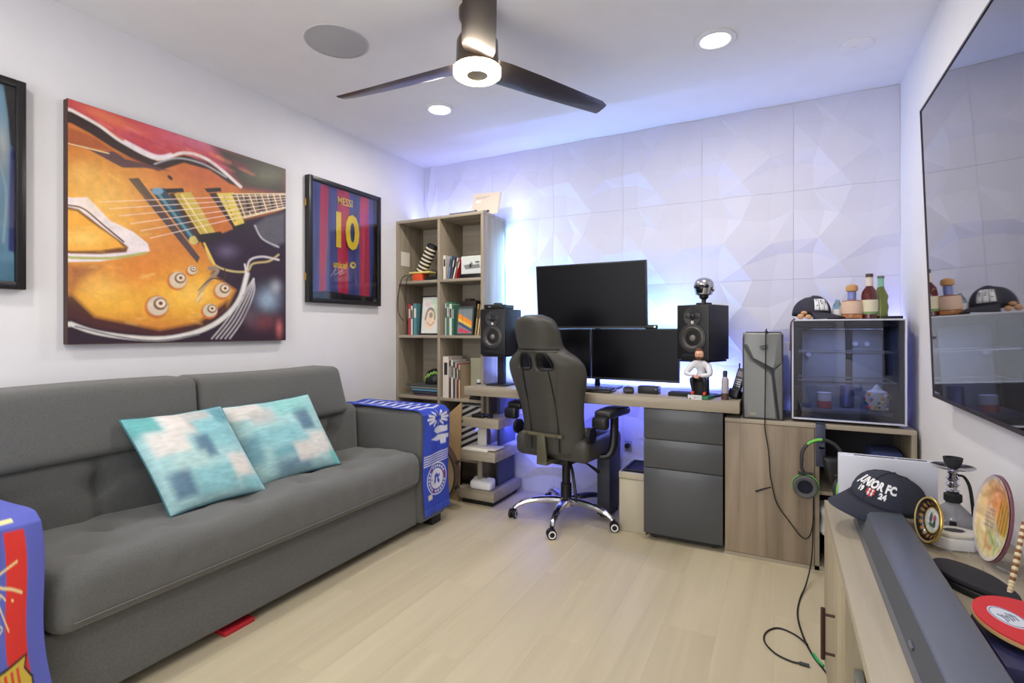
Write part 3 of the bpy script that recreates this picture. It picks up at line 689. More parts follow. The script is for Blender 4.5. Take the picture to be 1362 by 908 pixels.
cv.poly([(.70, .945), (.82, .94), (.80, .975), (.7, .98)], (60, 54, 90), .004)
path = [(-2.40, .664), (-2.1, .661), (-1.85, .660), (-1.815, .655), (-1.79, .632), (-1.787, .58), (-1.783, .3), (-1.782, .14)]
drape('fan_towel', 'blue towel with red stripe, signature and crest over the near sofa arm', path, .40, .650, cv, cat='towel', flare=.07)

# ============================================================ BOOKCASE
bc = root('bookcase', 'tall grey oak eight-cube bookcase in the far left corner', 'bookcase', (-2.153, 3.155, 0))
BX0, BX1, BY0, BY1 = -2.527, -1.780, 3.0, 3.305
part('side_panel', MB().box(BX0, BX0 + .02, BY0, BY1, 0, 1.935), M_gwv, bc, bevel=.001)
part('side_panel', MB().box(BX1 - .02, BX1, BY0, BY1, 0, 1.935), M_gwv, bc, bevel=.001)
part('top_panel', MB().box(BX0, BX1, BY0, BY1, 1.935, 1.956), M_gwx, bc, bevel=.001)
part('divider', MB().box(-2.158, -2.138, BY0 + .002, BY1 - .006, .02, 1.935), M_gwv, bc, bevel=.001)
part('back_panel', MB().box(BX0 + .02, BX1 - .02, BY1 - .006, BY1, .02, 1.935), M_gwx, bc)
SH = [0.0, .245, .655, 1.095, 1.489]
for z in SH:
    for a, b in ((BX0 + .02, -2.158), (-2.138, BX1 - .02)):
        part('shelf', MB().box(a, b, BY0 + .003, BY1 - .006, z, z + .02), M_gwx, bc, bevel=.001)
Z3, Z2, Z1 = 1.509, 1.115, .675
def book(label, x0, x1, y0, y1, z0, h, rgb, lean=0., group=None, name='book', page='y'):
    c = ((x0 + x1) / 2, (y0 + y1) / 2, z0); w_, d, = x1 - x0, y1 - y0
    sh = w_ / 2 * (1 - math.cos(lean)) * 0 + abs(math.sin(lean)) * w_ / 2
    t = root(name, label, 'book', (c[0], c[1], z0 + sh), world=False, group=group, rot=(0, lean, 0))
    m = mat('cover_%d_%d_%d' % rgb, rgb, .55)
    part('cover', MB().box(-w_ / 2, -w_ / 2 + .002, -d / 2, d / 2, 0, h).box(w_ / 2 - .002, w_ / 2, -d / 2, d / 2, 0, h).box(-w_ / 2, w_ / 2, -d / 2, -d / 2 + .002, 0, h), m, t)
    part('pages', MB().box(-w_ / 2 + .002, w_ / 2 - .002, -d / 2 + .002, d / 2 - .004, .003, h - .003), M_paper, t)
    part('spine_title', MB().box(-w_ / 4, w_ / 4, -d / 2 - .0004, -d / 2, h * .55, h * .85), mat('title_%d' % (sum(rgb) > 360), (40, 40, 44) if sum(rgb) > 360 else (220, 216, 200), .6), t)
    return t
# top right cube
x = -2.130
for lab, w_, h, c, ln in (('thick white book standing at the left of the top right cube', .026, .17, (216, 210, 200), 0), ('blue-grey book leaning beside the thick white book, top right cube', .016, .165, (108, 126, 164), .16), ('dark grey book leaning in the top right cube', .014, .155, (84, 84, 88), .2), ('slim white leaning book next to the red one, top right cube', .013, .15, (222, 220, 214), .26), ('slim red leaning book in the top right cube', .012, .14, (188, 46, 52), .28)):
    book(lab, x, x + w_, 3.03, 3.2, Z3 , h, c, ln); x += w_ + (.012 if ln == 0 else .0065)
t = root('picture_box', 'wide white boxed picture on a black base, top right cube', 'box', (-1.885, 3.05, Z3))
part('base', MB().box(-1.978, -1.802, 3.01, 3.07, Z3, Z3 + .028), M_black, t, bevel=.002)
cv = Canvas(60, 40, (206, 212, 210)); cv.poly([(.1, .5), (.4, .45), (.5, .3), (.6, .5), (.9, .45), (.95, .7), (.2, .75)], (120, 124, 122), .05); cv.ell(.45, .55, .06, .12, (40, 40, 44)); cv.ell(.8, .35, .12, .06, (90, 92, 92))
part('panel', MB().box(-1.972, -1.806, 3.025, 3.05, Z3 + .028, Z3 + .152), M_paper, t, bevel=.001)
cpart('print', cv, lambda u, v: (-1.968 + .158 * u, 3.0245, Z3 + .148 - .116 * v), vmat('print', .6), t)
# top left cube: striped bag, card, box, cables
t = root('striped_pouch', 'rolled black and cream striped pouch leaning in the top left cube', 'bag', (-2.405, 3.11, Z3 + .03), world=False, rot=(0, math.radians(29), 0))
for k in range(17):
    z = .012 + k * .0145; part('stripe', MB().lathe([(.040, z), (.0425, z + .007), (.040, z + .0145)], n=18), mat('pouch_cream', (222, 210, 186), .9) if k % 2 else M_matte, t)
part('cap_end', MB().lathe([(.040, .2585), (.035, .272), (.012, .277)], n=18), M_matte, t)
t = single('card', 'small white card fixed to the left side inside the top left cube', 'card', MB().box(-2.507, -2.505, 3.03, 3.13, 1.63, 1.735), M_paper)
t = root('carton', 'orange and yellow carton lying in the top left cube', 'box', (-2.32, 3.07, Z3))
part('body', MB().box(-2.40, -2.315, 3.03, 3.12, Z3, Z3 + .055), mat('orange_card', (218, 80, 40), .6), t, bevel=.002)
part('lid', MB().box(-2.43, -2.25, 3.025, 3.13, Z3 + .055, Z3 + .068), mat('pale_yellow', (214, 198, 120), .6), t, bevel=.002)
single('gadget', 'small black gadget at the right end of the top left cube', 'gadget', MB().box(-2.30, -2.17, 3.04, 3.12, Z3, Z3 + .03).cyl((-2.2, 3.08, Z3 + .045), .022, .05), M_black, bevel=.003)
single('charging_cable', 'black cable looping down from the top left cube', 'cable', MB().tube([(-2.42, 3.0, 1.55), (-2.46, 2.985, 1.53), (-2.49, 2.98, 1.42), (-2.495, 2.98, 1.30), (-2.47, 2.985, 1.24), (-2.45, 2.99, 1.22)], .003, 6, smooth=6), M_rubber)
single('charging_cable', 'black cable hanging straight between the two upper left cubes', 'cable', MB().tube([(-2.39, 3.02, 1.56), (-2.42, 2.99, 1.52), (-2.425, 2.985, 1.40), (-2.425, 2.985, 1.28), (-2.42, 2.99, 1.2)], .003, 6, smooth=6), M_rubber)
# second row
x = -2.44
for lab, w_, h, c in (('tall red book in the second left cube', .022, .225, (190, 62, 66)), ('white book between the red and teal ones, second left cube', .02, .215, (220, 216, 210)), ('teal book beside the framed drawing', .036, .23, (82, 134, 142))):
    book(lab, x, x + w_, 3.03, 3.2, Z2, h, c); x += w_ + .0015
def pframe(label, x0, x1, y, z0, h, cv, fr=M_frame, b=.012, lean=.1, name='picture_frame'):
    t = root('framed_picture', label, 'picture', ((x0 + x1) / 2, y, z0 + .002), world=False, rot=(-lean, 0, 0)); w_ = (x1 - x0) / 2
    part('frame', MB().box(-w_, -w_ + b, -.01, .012, 0, h).box(w_ - b, w_, -.01, .012, 0, h).box(-w_ + b, w_ - b, -.01, .012, 0, b).box(-w_ + b, w_ - b, -.01, .012, h - b, h), fr, t, bevel=.0015)
    part('backing', MB().box(-w_ + b, w_ - b, .0, .01, b, h - b), M_paper, t)
    cpart('print', cv, lambda u, v: (-w_ + b + 2 * (w_ - b) * u, -.001, h - b - (h - 2 * b) * v), vmat('print'), t); return t
cv = Canvas(60, 80, (222, 222, 216)); cv.ell(.45, .6, .3, .28, (232, 206, 180), .3); cv.stroke([(.2, .6), (.3, .38), (.5, .32), (.68, .42), (.72, .6)], .07, (120, 112, 112), .05); cv.ell(.3, .2, .16, .08, (216, 170, 190), .8, .6); cv.ell(.65, .14, .2, .08, (170, 208, 176), .8, .7); cv.ell(.75, .35, .1, .16, (180, 210, 160), .8, .6); cv.ell(.5, .5, .1, .08, (150, 140, 130), .6); cv.stroke([(.3, .7), (.5, .78), (.7, .68)], .03, (196, 140, 110), .03); cv.grain(.04, 20)
pframe('black framed pastel drawing in the second left cube', -2.345, -2.165, 3.045, Z2, .285, cv, b=.01)
x = -2.115
for lab, w_, h, c in (('pale grey-green book at the left of the second right cube', .018, .225, (176, 186, 178)), ('green book in the second right cube', .016, .235, (84, 140, 116)), ('white and green book just left of the rainbow picture', .026, .22, (206, 216, 204)), ('slim green book touching the rainbow picture', .012, .215, (70, 128, 108))):
    book(lab, x, x + w_, 3.03, 3.2, Z2, h, c); x += w_ + .0015
single('camera_case', 'dark brown case behind the rainbow picture', 'case', MB().box(-2.03, -1.90, 3.10, 3.2, Z2, Z2 + .245).box(-2.0, -1.95, 3.11, 3.18, Z2 + .245, Z2 + .26), mat('dark_brown', (50, 38, 36), .6), bevel=.004)
cv = Canvas(60, 80, (120, 132, 134)); cv.poly([(.0, .2), (1, .55), (1, .72), (0, .38)], (232, 140, 40), .04); cv.poly([(0, .38), (1, .72), (1, .8), (0, .5)], (236, 190, 60), .04); cv.poly([(.1, .55), (1, .85), (1, .95), (0, .62)], (60, 70, 110), .04); cv.poly([(.1, .75), (.9, .95), (.8, 1), (.1, .95)], (200, 66, 90), .05); cv.stroke([(.3, .0), (.35, 1)], .02, (70, 80, 84), .02)
pframe('small dark framed rainbow-striped picture in the second right cube', -2.025, -1.885, 3.04, Z2, .20, cv, mat('green_grey_frame', (58, 74, 70), .5), .01)
for k, (xx, c, ln, lab) in enumerate(((-1.868, (188, 158, 108), .12, 'tan book leaning right of the rainbow picture'), (-1.848, (214, 198, 160), .14, 'cream book leaning at the right of the second right cube'), (-1.832, (150, 120, 84), .10, 'brown slim book against the bookcase side, second right cube'))):
    book(lab, xx, xx + .013, 3.03, 3.18, Z2, .215 - .01 * k, c, ln)
# third row
for k, (c, z, h, lab) in enumerate((((96, 66, 84), .0, .014, 'maroon book at the bottom of the flat stack, third left cube'), ((52, 58, 70), .0145, .02, 'navy book second from the bottom of the flat stack'), ((92, 140, 170), .035, .016, 'light blue book in the middle of the flat stack, third left cube'), ((116, 120, 120), .0515, .018, 'grey book second from the top of the flat stack'), ((90, 92, 92), .07, .012, 'dark grey tray-like book on top of the flat stack'))):
    t = root('book', lab, 'book', (-2.29, 3.12, Z1 + z)); a = (k == 4) * .03
    part('cover', MB().box(-2.42 + .012 * (4 - k) - a, -2.165, 3.02, 3.22, Z1 + z, Z1 + z + .002).box(-2.42 + .012 * (4 - k) - a, -2.165, 3.02, 3.22, Z1 + z + h - .002, Z1 + z + h).box(-2.42 + .012 * (4 - k) - a, -2.165, 3.02, 3.022, Z1 + z, Z1 + z + h), mat('cover_%d_%d_%d' % c, c, .5), t)
    part('pages', MB().box(-2.415 + .012 * (4 - k) - a, -2.168, 3.022, 3.217, Z1 + z + .002, Z1 + z + h - .002), M_paper, t)
t = root('toy_helmet', 'black shiny helmet with green accents on the flat stack of books', 'helmet', (-2.25, 3.11, Z1 + .082))
part('shell', MB().lathe([(.078, 0), (.085, .02), (.081, .06), (.062, .092), (.03, .108), (.002, .112)], (-2.25, 3.12, Z1 + .0825), 24), M_black, t)
for k in range(5): part('accent', MB().tube([(-2.31 + .03 * k, 3.075 - .012 * (k % 2 + 1), Z1 + .10 + .02 * k), (-2.29 + .03 * k, 3.04, Z1 + .13 + .015 * k), (-2.27 + .026 * k, 3.05, Z1 + .16 + .01 * (k % 3))], .006, 6), mat('lime', (140, 190, 90), .5), t)
x = -2.130
for lab, w_, h, c in (('tall thick white binder at the left of the third right cube', .055, .29, (216, 206, 196)), ('brown paperback beside the white binder', .014, .26, (120, 92, 76)), ('white magazine in the third right cube row', .018, .265, (222, 220, 214)), ('dark green magazine in the third right cube row', .014, .25, (70, 92, 84)), ('pale pink magazine in the third right cube row', .013, .25, (216, 196, 190)), ('red slim magazine in the third right cube row', .01, .24, (160, 60, 56)), ('tan paperback at the end of the magazines', .018, .235, (190, 168, 140))):
    book(lab, x, x + w_, 3.025, 3.2, Z1, h, c); x += w_ + .0015
single('paper_folder', 'sage green folder standing at the right of the third right cube', 'folder', MB().box(-1.955, -1.84, 3.12, 3.15, Z1, Z1 + .28), mat('sage', (166, 164, 140), .7), bevel=.003)
t = root('candle_jar', 'small dark jar in front of the sage folder', 'jar', (-1.845, 3.05, Z1))
part('jar', MB().lathe([(.018, Z1), (.02, Z1 + .01), (.02, Z1 + .1), (.014, Z1 + .115)], (-1.85, 3.06, 0)), M_dark, t); part('lid', MB().cyl((-1.85, 3.06, Z1 + .125), .015, .02), M_white, t)
single('stapler', 'small black stapler on the shelf under the desk end', 'stapler', MB().box(-1.90, -1.81, 3.01, 3.04, Z1, Z1 + .015).box(-1.895, -1.80, 3.012, 3.038, Z1 + .018, Z1 + .034), M_black, bevel=.004)
# on top
single('flat_tray', 'thin dark tray lying on top of the bookcase', 'tray', MB().box(-2.07, -1.86, 3.02, 3.14, 1.956, 1.968), M_dark, bevel=.002)
t = root('certificate', 'cream printed card standing on top of the bookcase', 'card', (-1.85, 3.13, 1.956))
part('board', MB().add([(-1.955, 3.12, 1.956), (-1.735, 3.12, 1.956), (-1.735, 3.17, 2.118), (-1.955, 3.17, 2.128), (-1.955, 3.128, 1.956), (-1.735, 3.128, 1.956), (-1.735, 3.178, 2.118), (-1.955, 3.178, 2.128)], [(0, 1, 2, 3), (4, 7, 6, 5), (0, 4, 5, 1), (1, 5, 6, 2), (2, 6, 7, 3), (3, 7, 4, 0)]), mat('cream_card', (214, 200, 182), .7), t)
cv = Canvas(60, 45, (212, 198, 180)); cv.poly([(.1, .3), (.3, .3), (.3, .4), (.1, .4)], (230, 226, 222), .03); cv.ell(.14, .82, .08, .1, (90, 80, 76)); cv.ell(.45, .86, .1, .08, (110, 98, 92)); cv.ell(.62, .86, .08, .07, (70, 62, 60)); cv.stroke([(.1, .15), (.6, .15)], .02, (150, 140, 128), .02); cv.stroke([(.1, .2), (.5, .2)], .02, (160, 148, 136), .02)
cpart('print', cv, lambda u, v: (-1.95 + .21 * u, 3.1675 - .0493 * v, 2.118 - .160 * v), vmat('print'), t)

# ---- things on the floor between sofa and desk
single('cardboard_panel', 'tall tan cardboard panel leaning behind the scarf end of the sofa', 'cardboard', (lambda m: m.add([(-2.03, 2.93, .0), (-1.93, 2.93, .0), (-1.93, 2.965, .66), (-2.03, 2.965, .58), (-2.03, 2.94, .0), (-1.93, 2.94, .0), (-1.93, 2.975, .66), (-2.03, 2.975, .58)], [(0, 1, 2, 3), (4, 7, 6, 5), (0, 4, 5, 1), (1, 5, 6, 2), (2, 6, 7, 3), (3, 7, 4, 0)]))(MB()), mat('cardboard', (186, 156, 116), .8, var=.06))
t = root('wooden_drum', 'round wooden drum with dark rim standing on edge beside the scarf', 'drum', (-2.055, 2.79, 0), world=False, rotz=math.radians(-2))
part('drum_head', MB().cyl((0, -.02, .222), .205, .01, 'y', 48), mat('drum_wood', (206, 178, 138), .6, var=.05), t)
part('shell', MB().lathe([(.21, -.025), (.219, -.02), (.219, .03), (.21, .035)], (0, 0, .222), 48, 'y', cap=False), mat('drum_shell', (96, 74, 54), .5), t)
part('rim', MB().tube([(.213 * math.cos(a * PI / 24), -.03, .222 + .213 * math.sin(a * PI / 24)) for a in range(48)], .006, 6, True), M_dark, t)
for a in range(8):
    part('lug', MB().cb((.226 * math.cos(a * PI / 4 + .39), .005, .222 + .215 * math.sin(a * PI / 4 + .39)), (.012, .04, .014)), M_dark, t, bevel=.002)
t = root('striped_box', 'box with black and white diagonal stripes under the bookcase shelf', 'box', (-1.90, 3.02, .265))
cv = Canvas(50, 120, (216, 212, 208))
for k in range(13): cv.poly([(-.1, -.2 + .12 * k + .28), (1.1, -.2 + .12 * k), (1.1, -.14 + .12 * k), (-.1, -.14 + .12 * k + .28)], (30, 30, 34), .01)
part('body', MB().box(-1.985, -1.805, 3.03, 3.2, .265, .63), mat('box_white', (216, 212, 208), .7), t, bevel=.003)
cpart('striped_front', cv, lambda u, v: (-1.983 + .176 * u, 3.0292, .628 - .36 * v), vmat('print'), t)

# ============================================================ DESK
DT_ = .785; DY0, DY1 = 2.84, 3.30
desk = root('desk', 'long grey oak desk with stacked open side shelves at its left end', 'desk', (-1.0, 3.07, 0))
part('desktop', MB().prism([(-1.83, DY0), (-.187, DY0), (-.187, DY1), (-1.775, DY1), (-1.775, 2.995), (-1.83, 2.995)], DT_ - .057, DT_), M_gwx, desk, bevel=.002)
SHV = [(.525, .587, -1.837, -1.58, 2.84), (.315, .372, -1.862, -1.585, 2.84), (.04, .10, -1.925, -1.655, 2.975)]
part('side_shelf', MB().prism([(-1.84, 2.84), (-1.575, 2.84), (-1.575, 3.28), (-1.775, 3.28), (-1.775, 2.995), (-1.84, 2.995)], .525, .583), M_gwx, desk, bevel=.002)
part('side_shelf', MB().prism([(-1.862, 2.84), (-1.6, 2.84), (-1.6, 3.28), (-1.775, 3.28), (-1.775, 2.995), (-1.862, 2.995)], .312, .372), M_gwx, desk, bevel=.002)
part('bottom_shelf', MB().prism([(-1.93, 2.905), (-1.645, 2.905), (-1.645, 3.30), (-1.775, 3.30), (-1.775, 2.994), (-1.93, 2.994)], .035, .10), M_gwx, desk, bevel=.002)
part('plinth', MB().box(-1.90, -1.67, 2.93, 2.99, .0, .035).box(-1.76, -1.67, 2.99, 3.28, 0, .035), M_black, desk)
M_navy = mat('navy_laminate', (58, 62, 84), .45)
part('upright_panel', MB().box(-1.70, -1.68, 3.05, 3.28, .583, DT_ - .057), M_navy, desk)
part('upright_panel', MB().box(-1.70, -1.68, 3.05, 3.28, .372, .525), M_navy, desk)
part('upright_panel', MB().box(-1.71, -1.69, 3.05, 3.28, .10, .312), M_navy, desk)
part('upright_panel', MB().box(-1.77, -1.75, 3.02, 3.05, .583, DT_ - .057).box(-1.77, -1.75, 3.02, 3.05, .372, .525).cyl((-1.78, 2.96, .206), .018, .212), M_gwv, desk)
part('desk_leg', MB().box(-.215, -.19, 3.18, 3.29, 0, DT_ - .057), M_gwv, desk)
single('paper_stack', 'white papers on the shelf between the sofa scarf and the chair', 'papers', MB().box(-1.85, -1.66, 2.845, 2.975, .3725, .382).box(-1.82, -1.61, 2.86, 2.985, .382, .388), M_paper, bevel=.001)
t = root('desk_phone_base', 'rounded white router on the lowest desk shelf', 'router', (-1.76, 2.95, .1))
part('body', MB().rbox(-1.835, -1.675, 2.91, 2.99, .1005, .15, .018, (4, 4, 2), 3, lambda p: (p.x, p.y, p.z + (p.y - 2.91) * .35 * (p.z > .115))), M_white, t)
t.name = 'router'
part('display', MB().box(-1.80, -1.73, 2.962, 2.985, .160, .175), mat('lcd_grey', (90, 100, 96), .3), t); part('label_strip', MB().box(-1.79, -1.75, 2.935, 2.942, .1575, .160), mat('pale_green', (170, 200, 120), .5), t)
single('black_gadget', 'flat black gadget on the second desk side shelf', 'gadget', MB().rbox(-1.79, -1.70, 2.86, 2.94, .5835, .605, .008).cyl((-1.67, 2.9, .595), .02, .02), M_black)
single('white_booklet', 'white booklet standing between the side shelves under the desk', 'booklet', MB().box(-1.80, -1.735, 2.96, 2.975, .3725, .515), M_paper, bevel=.001)
single('subwoofer', 'dark box standing on the floor under the desk behind the chair', 'speaker', MB().box(-1.004, -.925, 3.06, 3.30, .02, .44).cb((-.965, 3.1, .01), (.06, .03, .02)).cb((-.965, 3.27, .01), (.06, .03, .02)), mat('slate_box', (52, 54, 66), .5), bevel=.004)
t = root('wall_outlet', 'small dark outlet on the wall panel under the desk', 'outlet', (-.88, 3.326, .38)); part('plate', MB().cb((-.88, 3.322, .40), (.045, .012, .07)), mat('outlet_grey', (150, 150, 165), .5), t, bevel=.002); part('plug', MB().cyl((-.88, 3.305, .405), .016, .03, 'y'), M_black, t)

def screen(name, label, c, w_, h, rz, rx, thick=.022, bez=.008, stand=None):
    t = root(name, label, 'monitor', c, world=False, rot=(rx, 0, rz))
    part('housing', MB().box(-w_ / 2, w_ / 2, 0, thick, 0, h).box(-w_ / 4, w_ / 4, thick, thick + .02, h * .25, h * .75), M_black, t, bevel=.002)
    part('display_panel', MB().box(-w_ / 2 + bez, w_ / 2 - bez, -.0015, .001, bez * 1.8, h - bez), M_screen, t)
    part('bezel', MB().box(-w_ / 2 + .001, w_ / 2 - .001, -.003, .0, .001, bez * 1.7), M_dark, t)
    return t
screen('monitor', 'largest black monitor mounted above the two lower ones', (-1.058, 3.085, 1.160), .71, .405, 0, math.radians(5), .03)
m2 = screen('monitor', 'lower right black monitor beside the right speaker stand', (-.787, 3.09, .845), .538, .314, math.radians(-4), 0)
m3 = screen('monitor', 'lower left black monitor mostly hidden behind the chair', (-1.318, 3.095, .845), .515, .314, math.radians(5), 0)
t = root('monitor_stand', 'black post holding the three monitors behind the screens', 'monitor stand', (-1.05, 3.2, DT_)); part('post', MB().cyl((-1.05, 3.21, 1.09), .018, .6), M_black, t); part('foot_plate', MB().cb((-1.05, 3.19, DT_ + .006), (.3, .16, .012)), M_black, t, bevel=.003)
part('cross_arm', MB().box(-1.32, -.78, 3.165, 3.195, .985, 1.015), M_black, t, bevel=.003); part('upper_arm', MB().box(-1.09, -1.01, 3.15, 3.21, 1.33, 1.39), M_black, t, bevel=.003)
t = root('webcam', 'small black camera bar on top of the lower right monitor', 'webcam', (-.69, 3.08, 1.157)); part('body', MB().rbox(-.715, -.64, 3.065, 3.09, 1.158, 1.182, .009), M_black, t); part('lens', MB().cyl((-.655, 3.063, 1.17), .007, .006, 'y'), M_steel, t)
t = root('keyboard', 'black keyboard with many keys on the desk behind the chair', 'keyboard', (-1.09, 2.97, DT_))
part('base', MB().box(-1.305, -.875, 2.90, 3.035, DT_, DT_ + .016), M_black, t, bevel=.003)
kb = None
for r_ in range(5):
    for c_ in range(16):
        x = -1.297 + c_ * .0262; y = 2.908 + r_ * .025
        if kb is None: kb = part('key', MB().box(-1.297, -1.2735, 2.908, 2.929, DT_ + .0155, DT_ + .023), mat('keycap', (44, 44, 48), .5), t, bevel=.002, seg=1)
        else:
            o = kb.copy(); COL.objects.link(o); o.parent = t; o.location = (x + 1.297, y - 2.908, 0)
t = root('mouse', 'dark grey computer mouse right of the keyboard', 'mouse', (-.79, 2.99, DT_), world=False, rotz=.3)
part('shell', MB().rbox(-.031, .031, -.055, .055, 0, .036, .015, (4, 6, 2), 3, lambda p: (p[0], p[1], p[2] * (1 - 5.5 * (p[1] + .005) ** 2 * 20) if p[2] > .01 else p[2])), M_dark, t)
part('scroll_wheel', MB().cyl((0, .028, .033), .008, .006, 'x'), M_steel, t)
t = root('dock_box', 'low black box beside the mouse under the lower right monitor', 'box', (-.67, 3.03, DT_)); part('body', MB().box(-.735, -.62, 2.985, 3.06, DT_, DT_ + .043), M_black, t, bevel=.003); part('front_light', MB().cb((-.632, 2.984, DT_ + .028), (.004, .002, .004)), M_white, t)
single('flat_console', 'thin black slab lying on the desk behind the figurine', 'tablet', MB().box(-.56, -.395, 2.955, 3.06, DT_, DT_ + .02), M_matte, bevel=.003)
def studio_speaker(label, loc, rz, top=None):
    t = root('studio_speaker', label, 'speaker', loc, world=False, rotz=rz); w_ = .0925; H = .298
    part('speaker_body', MB().box(-w_, w_, .012, .23, 0, H), mat('speaker_vinyl', (44, 44, 54), .6), t, bevel=.003)
    part('front_baffle', MB().rbox(-w_, w_, 0, .016, 0, H, .006, (2, 1, 2), 2), M_black, t)
    part('woofer_ring', MB().lathe([(.074, 0), (.076, .006), (.066, .008), (.062, .002)], (0, 0, .118), 36, 'y', cap=False), M_dark, t)
    part('woofer_cone', MB().lathe([(.064, .006), (.056, .009), (.05, .004), (.022, -.012), (.018, -.008), (.008, -.003), (.0005, -.002)], (0, 0, .118), 36, 'y', cap=False), mat('cone_grey', (64, 62, 60), .35, spec=.6), t)
    part('dust_cap', MB().sph((0, .002, .118), .018, 16, (1, .5, 1)), mat('dust_cap_grey', (110, 108, 104), .3), t)
    part('waveguide', MB().lathe([(.052, 0), (.05, .004), (.03, .0015), (.014, -.002)], (0, 0, .235), 32, 'y', cap=False), M_dark, t)
    part('tweeter', MB().sph((0, -.001, .235), .013, 14, (1, .5, 1)), mat('tweeter_dome', (24, 24, 28), .2), t)
    for s in (-1, 1): part('waveguide_lobe', MB().sph((s * .03, .0, .238), .02, 14, (1, .25, .8)), M_dark, t)
    part('badge', MB().cb((0, -.002, .203), (.014, .004, .016)), mat('badge_silver', (200, 196, 190), .3), t)
    part('port_slot', MB().box(-.06, .06, -.001, .004, .02, .03), M_matte, t)
    return t
def stand(label, loc, rz):
    t = root('speaker_stand', label, 'stand', loc, world=False, rotz=rz)
    part('base', MB().box(-.075, .075, .04, .21, 0, .01), M_matte, t, bevel=.002); part('post', MB().box(-.02, .02, .10, .15, .01, .193), M_matte, t, bevel=.003); part('platform', MB().box(-.085, .085, .01, .22, .193, .203), M_matte, t, bevel=.002)
ra = math.radians
cR = Vector((-.337, 2.89)) + .0925 * Vector((-math.cos(ra(20)), math.sin(ra(20))))
# rotz negative of toe: local -y front faces left of camera line
def RR(v, a): return (v[0] * math.cos(a) - v[1] * math.sin(a), v[0] * math.sin(a) + v[1] * math.cos(a))
stand('black speaker stand right of the monitors, behind the figurine', (cR.x, cR.y, DT_), ra(-20))
studio_speaker('black two-way speaker on a stand right of the monitors, silver helmet on top', (cR.x, cR.y, DT_ + .2045), ra(-20))
stand('black speaker stand at the left desk end beside the bookcase', (-1.655, 2.907, DT_), 0)
studio_speaker('black two-way speaker beside the bookcase, partly behind the chair', (-1.655, 2.907, DT_ + .2045), 0)
t = root('media_receiver', 'flat black electronic box on top of the left speaker', 'device', (-1.65, 3.0, 1.288)); part('body', MB().rbox(-1.735, -1.585, 2.93, 3.08, 1.289, 1.318, .008), M_black, t); part('top_knob', MB().cyl((-1.66, 2.99, 1.322), .028, .014), M_dark, t); part('front_port', MB().cb((-1.69, 2.929, 1.303), (.02, .003, .01)), M_steel, t)
# silver visor helmet (plain) on a small stand
hx, hy, hz = cR.x + .045, cR.y + .10, DT_ + .2045 + .299
t = root('helmet_model', 'silver rounded helmet model with dark visor on top of the right speaker', 'helmet', (hx, hy, hz))
part('stand_base', MB().cyl((hx, hy, hz + .006), .042, .012, n=24), M_black, t); part('stand_neck', MB().lathe([(.012, .012), (.012, .03), (.024, .04), (.026, .055)], (hx, hy, hz), 16), M_black, t)
part('shell', MB().lathe([(.030, .052), (.044, .058), (.050, .085), (.052, .11), (.048, .128), (.036, .142), (.018, .150), (.001, .152)], (hx, hy, hz), 28), mat('helmet_silver', (176, 176, 178), .22, .9), t)
mb = MB(); vs = []; fs = []
for j, (z, a0) in enumerate(((.066, .30), (.09, .42), (.094, .95), (.108, 1.0))):
    for i in range(13):
        a = -PI / 2 - .35 + (-1 + 2 * i / 12) * a0; vs.append((hx + .0535 * math.cos(a), hy + .0535 * math.sin(a), hz + z))
for j in range(3):
    for i in range(12): fs.append((j * 13 + i, j * 13 + i + 1, j * 13 + i + 14, j * 13 + i + 13))
mb.add(vs, fs); o = part('visor', mb, mat('visor_black', (12, 12, 16), .12), t); md = o.modifiers.new('s', 'SOLIDIFY'); md.thickness = .003
part('ear_disc', MB().cyl((hx + .052, hy - .012, hz + .088), .015, .006, 'x'), M_steel, t)

# ---- skin helper for the seated figurine
def skin(nodes, edges, mats, pick, sub=1):
    me = bpy.data.meshes.new('s'); me.from_pydata([n[0] for n in nodes], edges, []); o = bpy.data.objects.new('s', me); COL.objects.link(o)
    o.modifiers.new('k', 'SKIN'); o.modifiers.new('u', 'SUBSURF').levels = sub
    for i, n in enumerate(nodes):
        r = n[1]; me.skin_vertices[0].data[i].radius = (r, r) if not isinstance(r, tuple) else r
        me.skin_vertices[0].data[i].use_root = (i == 0)
    dg = bpy.context.evaluated_depsgraph_get(); dg.update(); m2 = bpy.data.meshes.new_from_object(o.evaluated_get(dg)); bpy.data.objects.remove(o)
    for m in mats: m2.materials.append(m)
    for p in m2.polygons: p.material_index = pick(p.center); p.use_smooth = True
    return m2
fx, fy, fz = -.383, 2.925, DT_
t = root('figurine', 'bearded man figurine in white jacket, hands clasped, seated on a lettered green base', 'figurine', (fx, fy, fz), world=False, rotz=ra(-12))
t.scale = (1.05, 1.05, 1.02)
part('green_base', MB().box(-.05, .055, -.055, .05, 0, .018), mat('grass_green', (52, 116, 84), .6), t, bevel=.002)
part('seat_block', MB().box(-.045, .03, -.01, .045, .018, .10), M_matte, t, bevel=.004)
mb = MB(); text(mb, 'MESSI', .03, frame((-.008, -.058, .010), (1, 0, 0), (0, 0, 1)), .0012, .004, .95); part('lettering', mb, M_white, t)
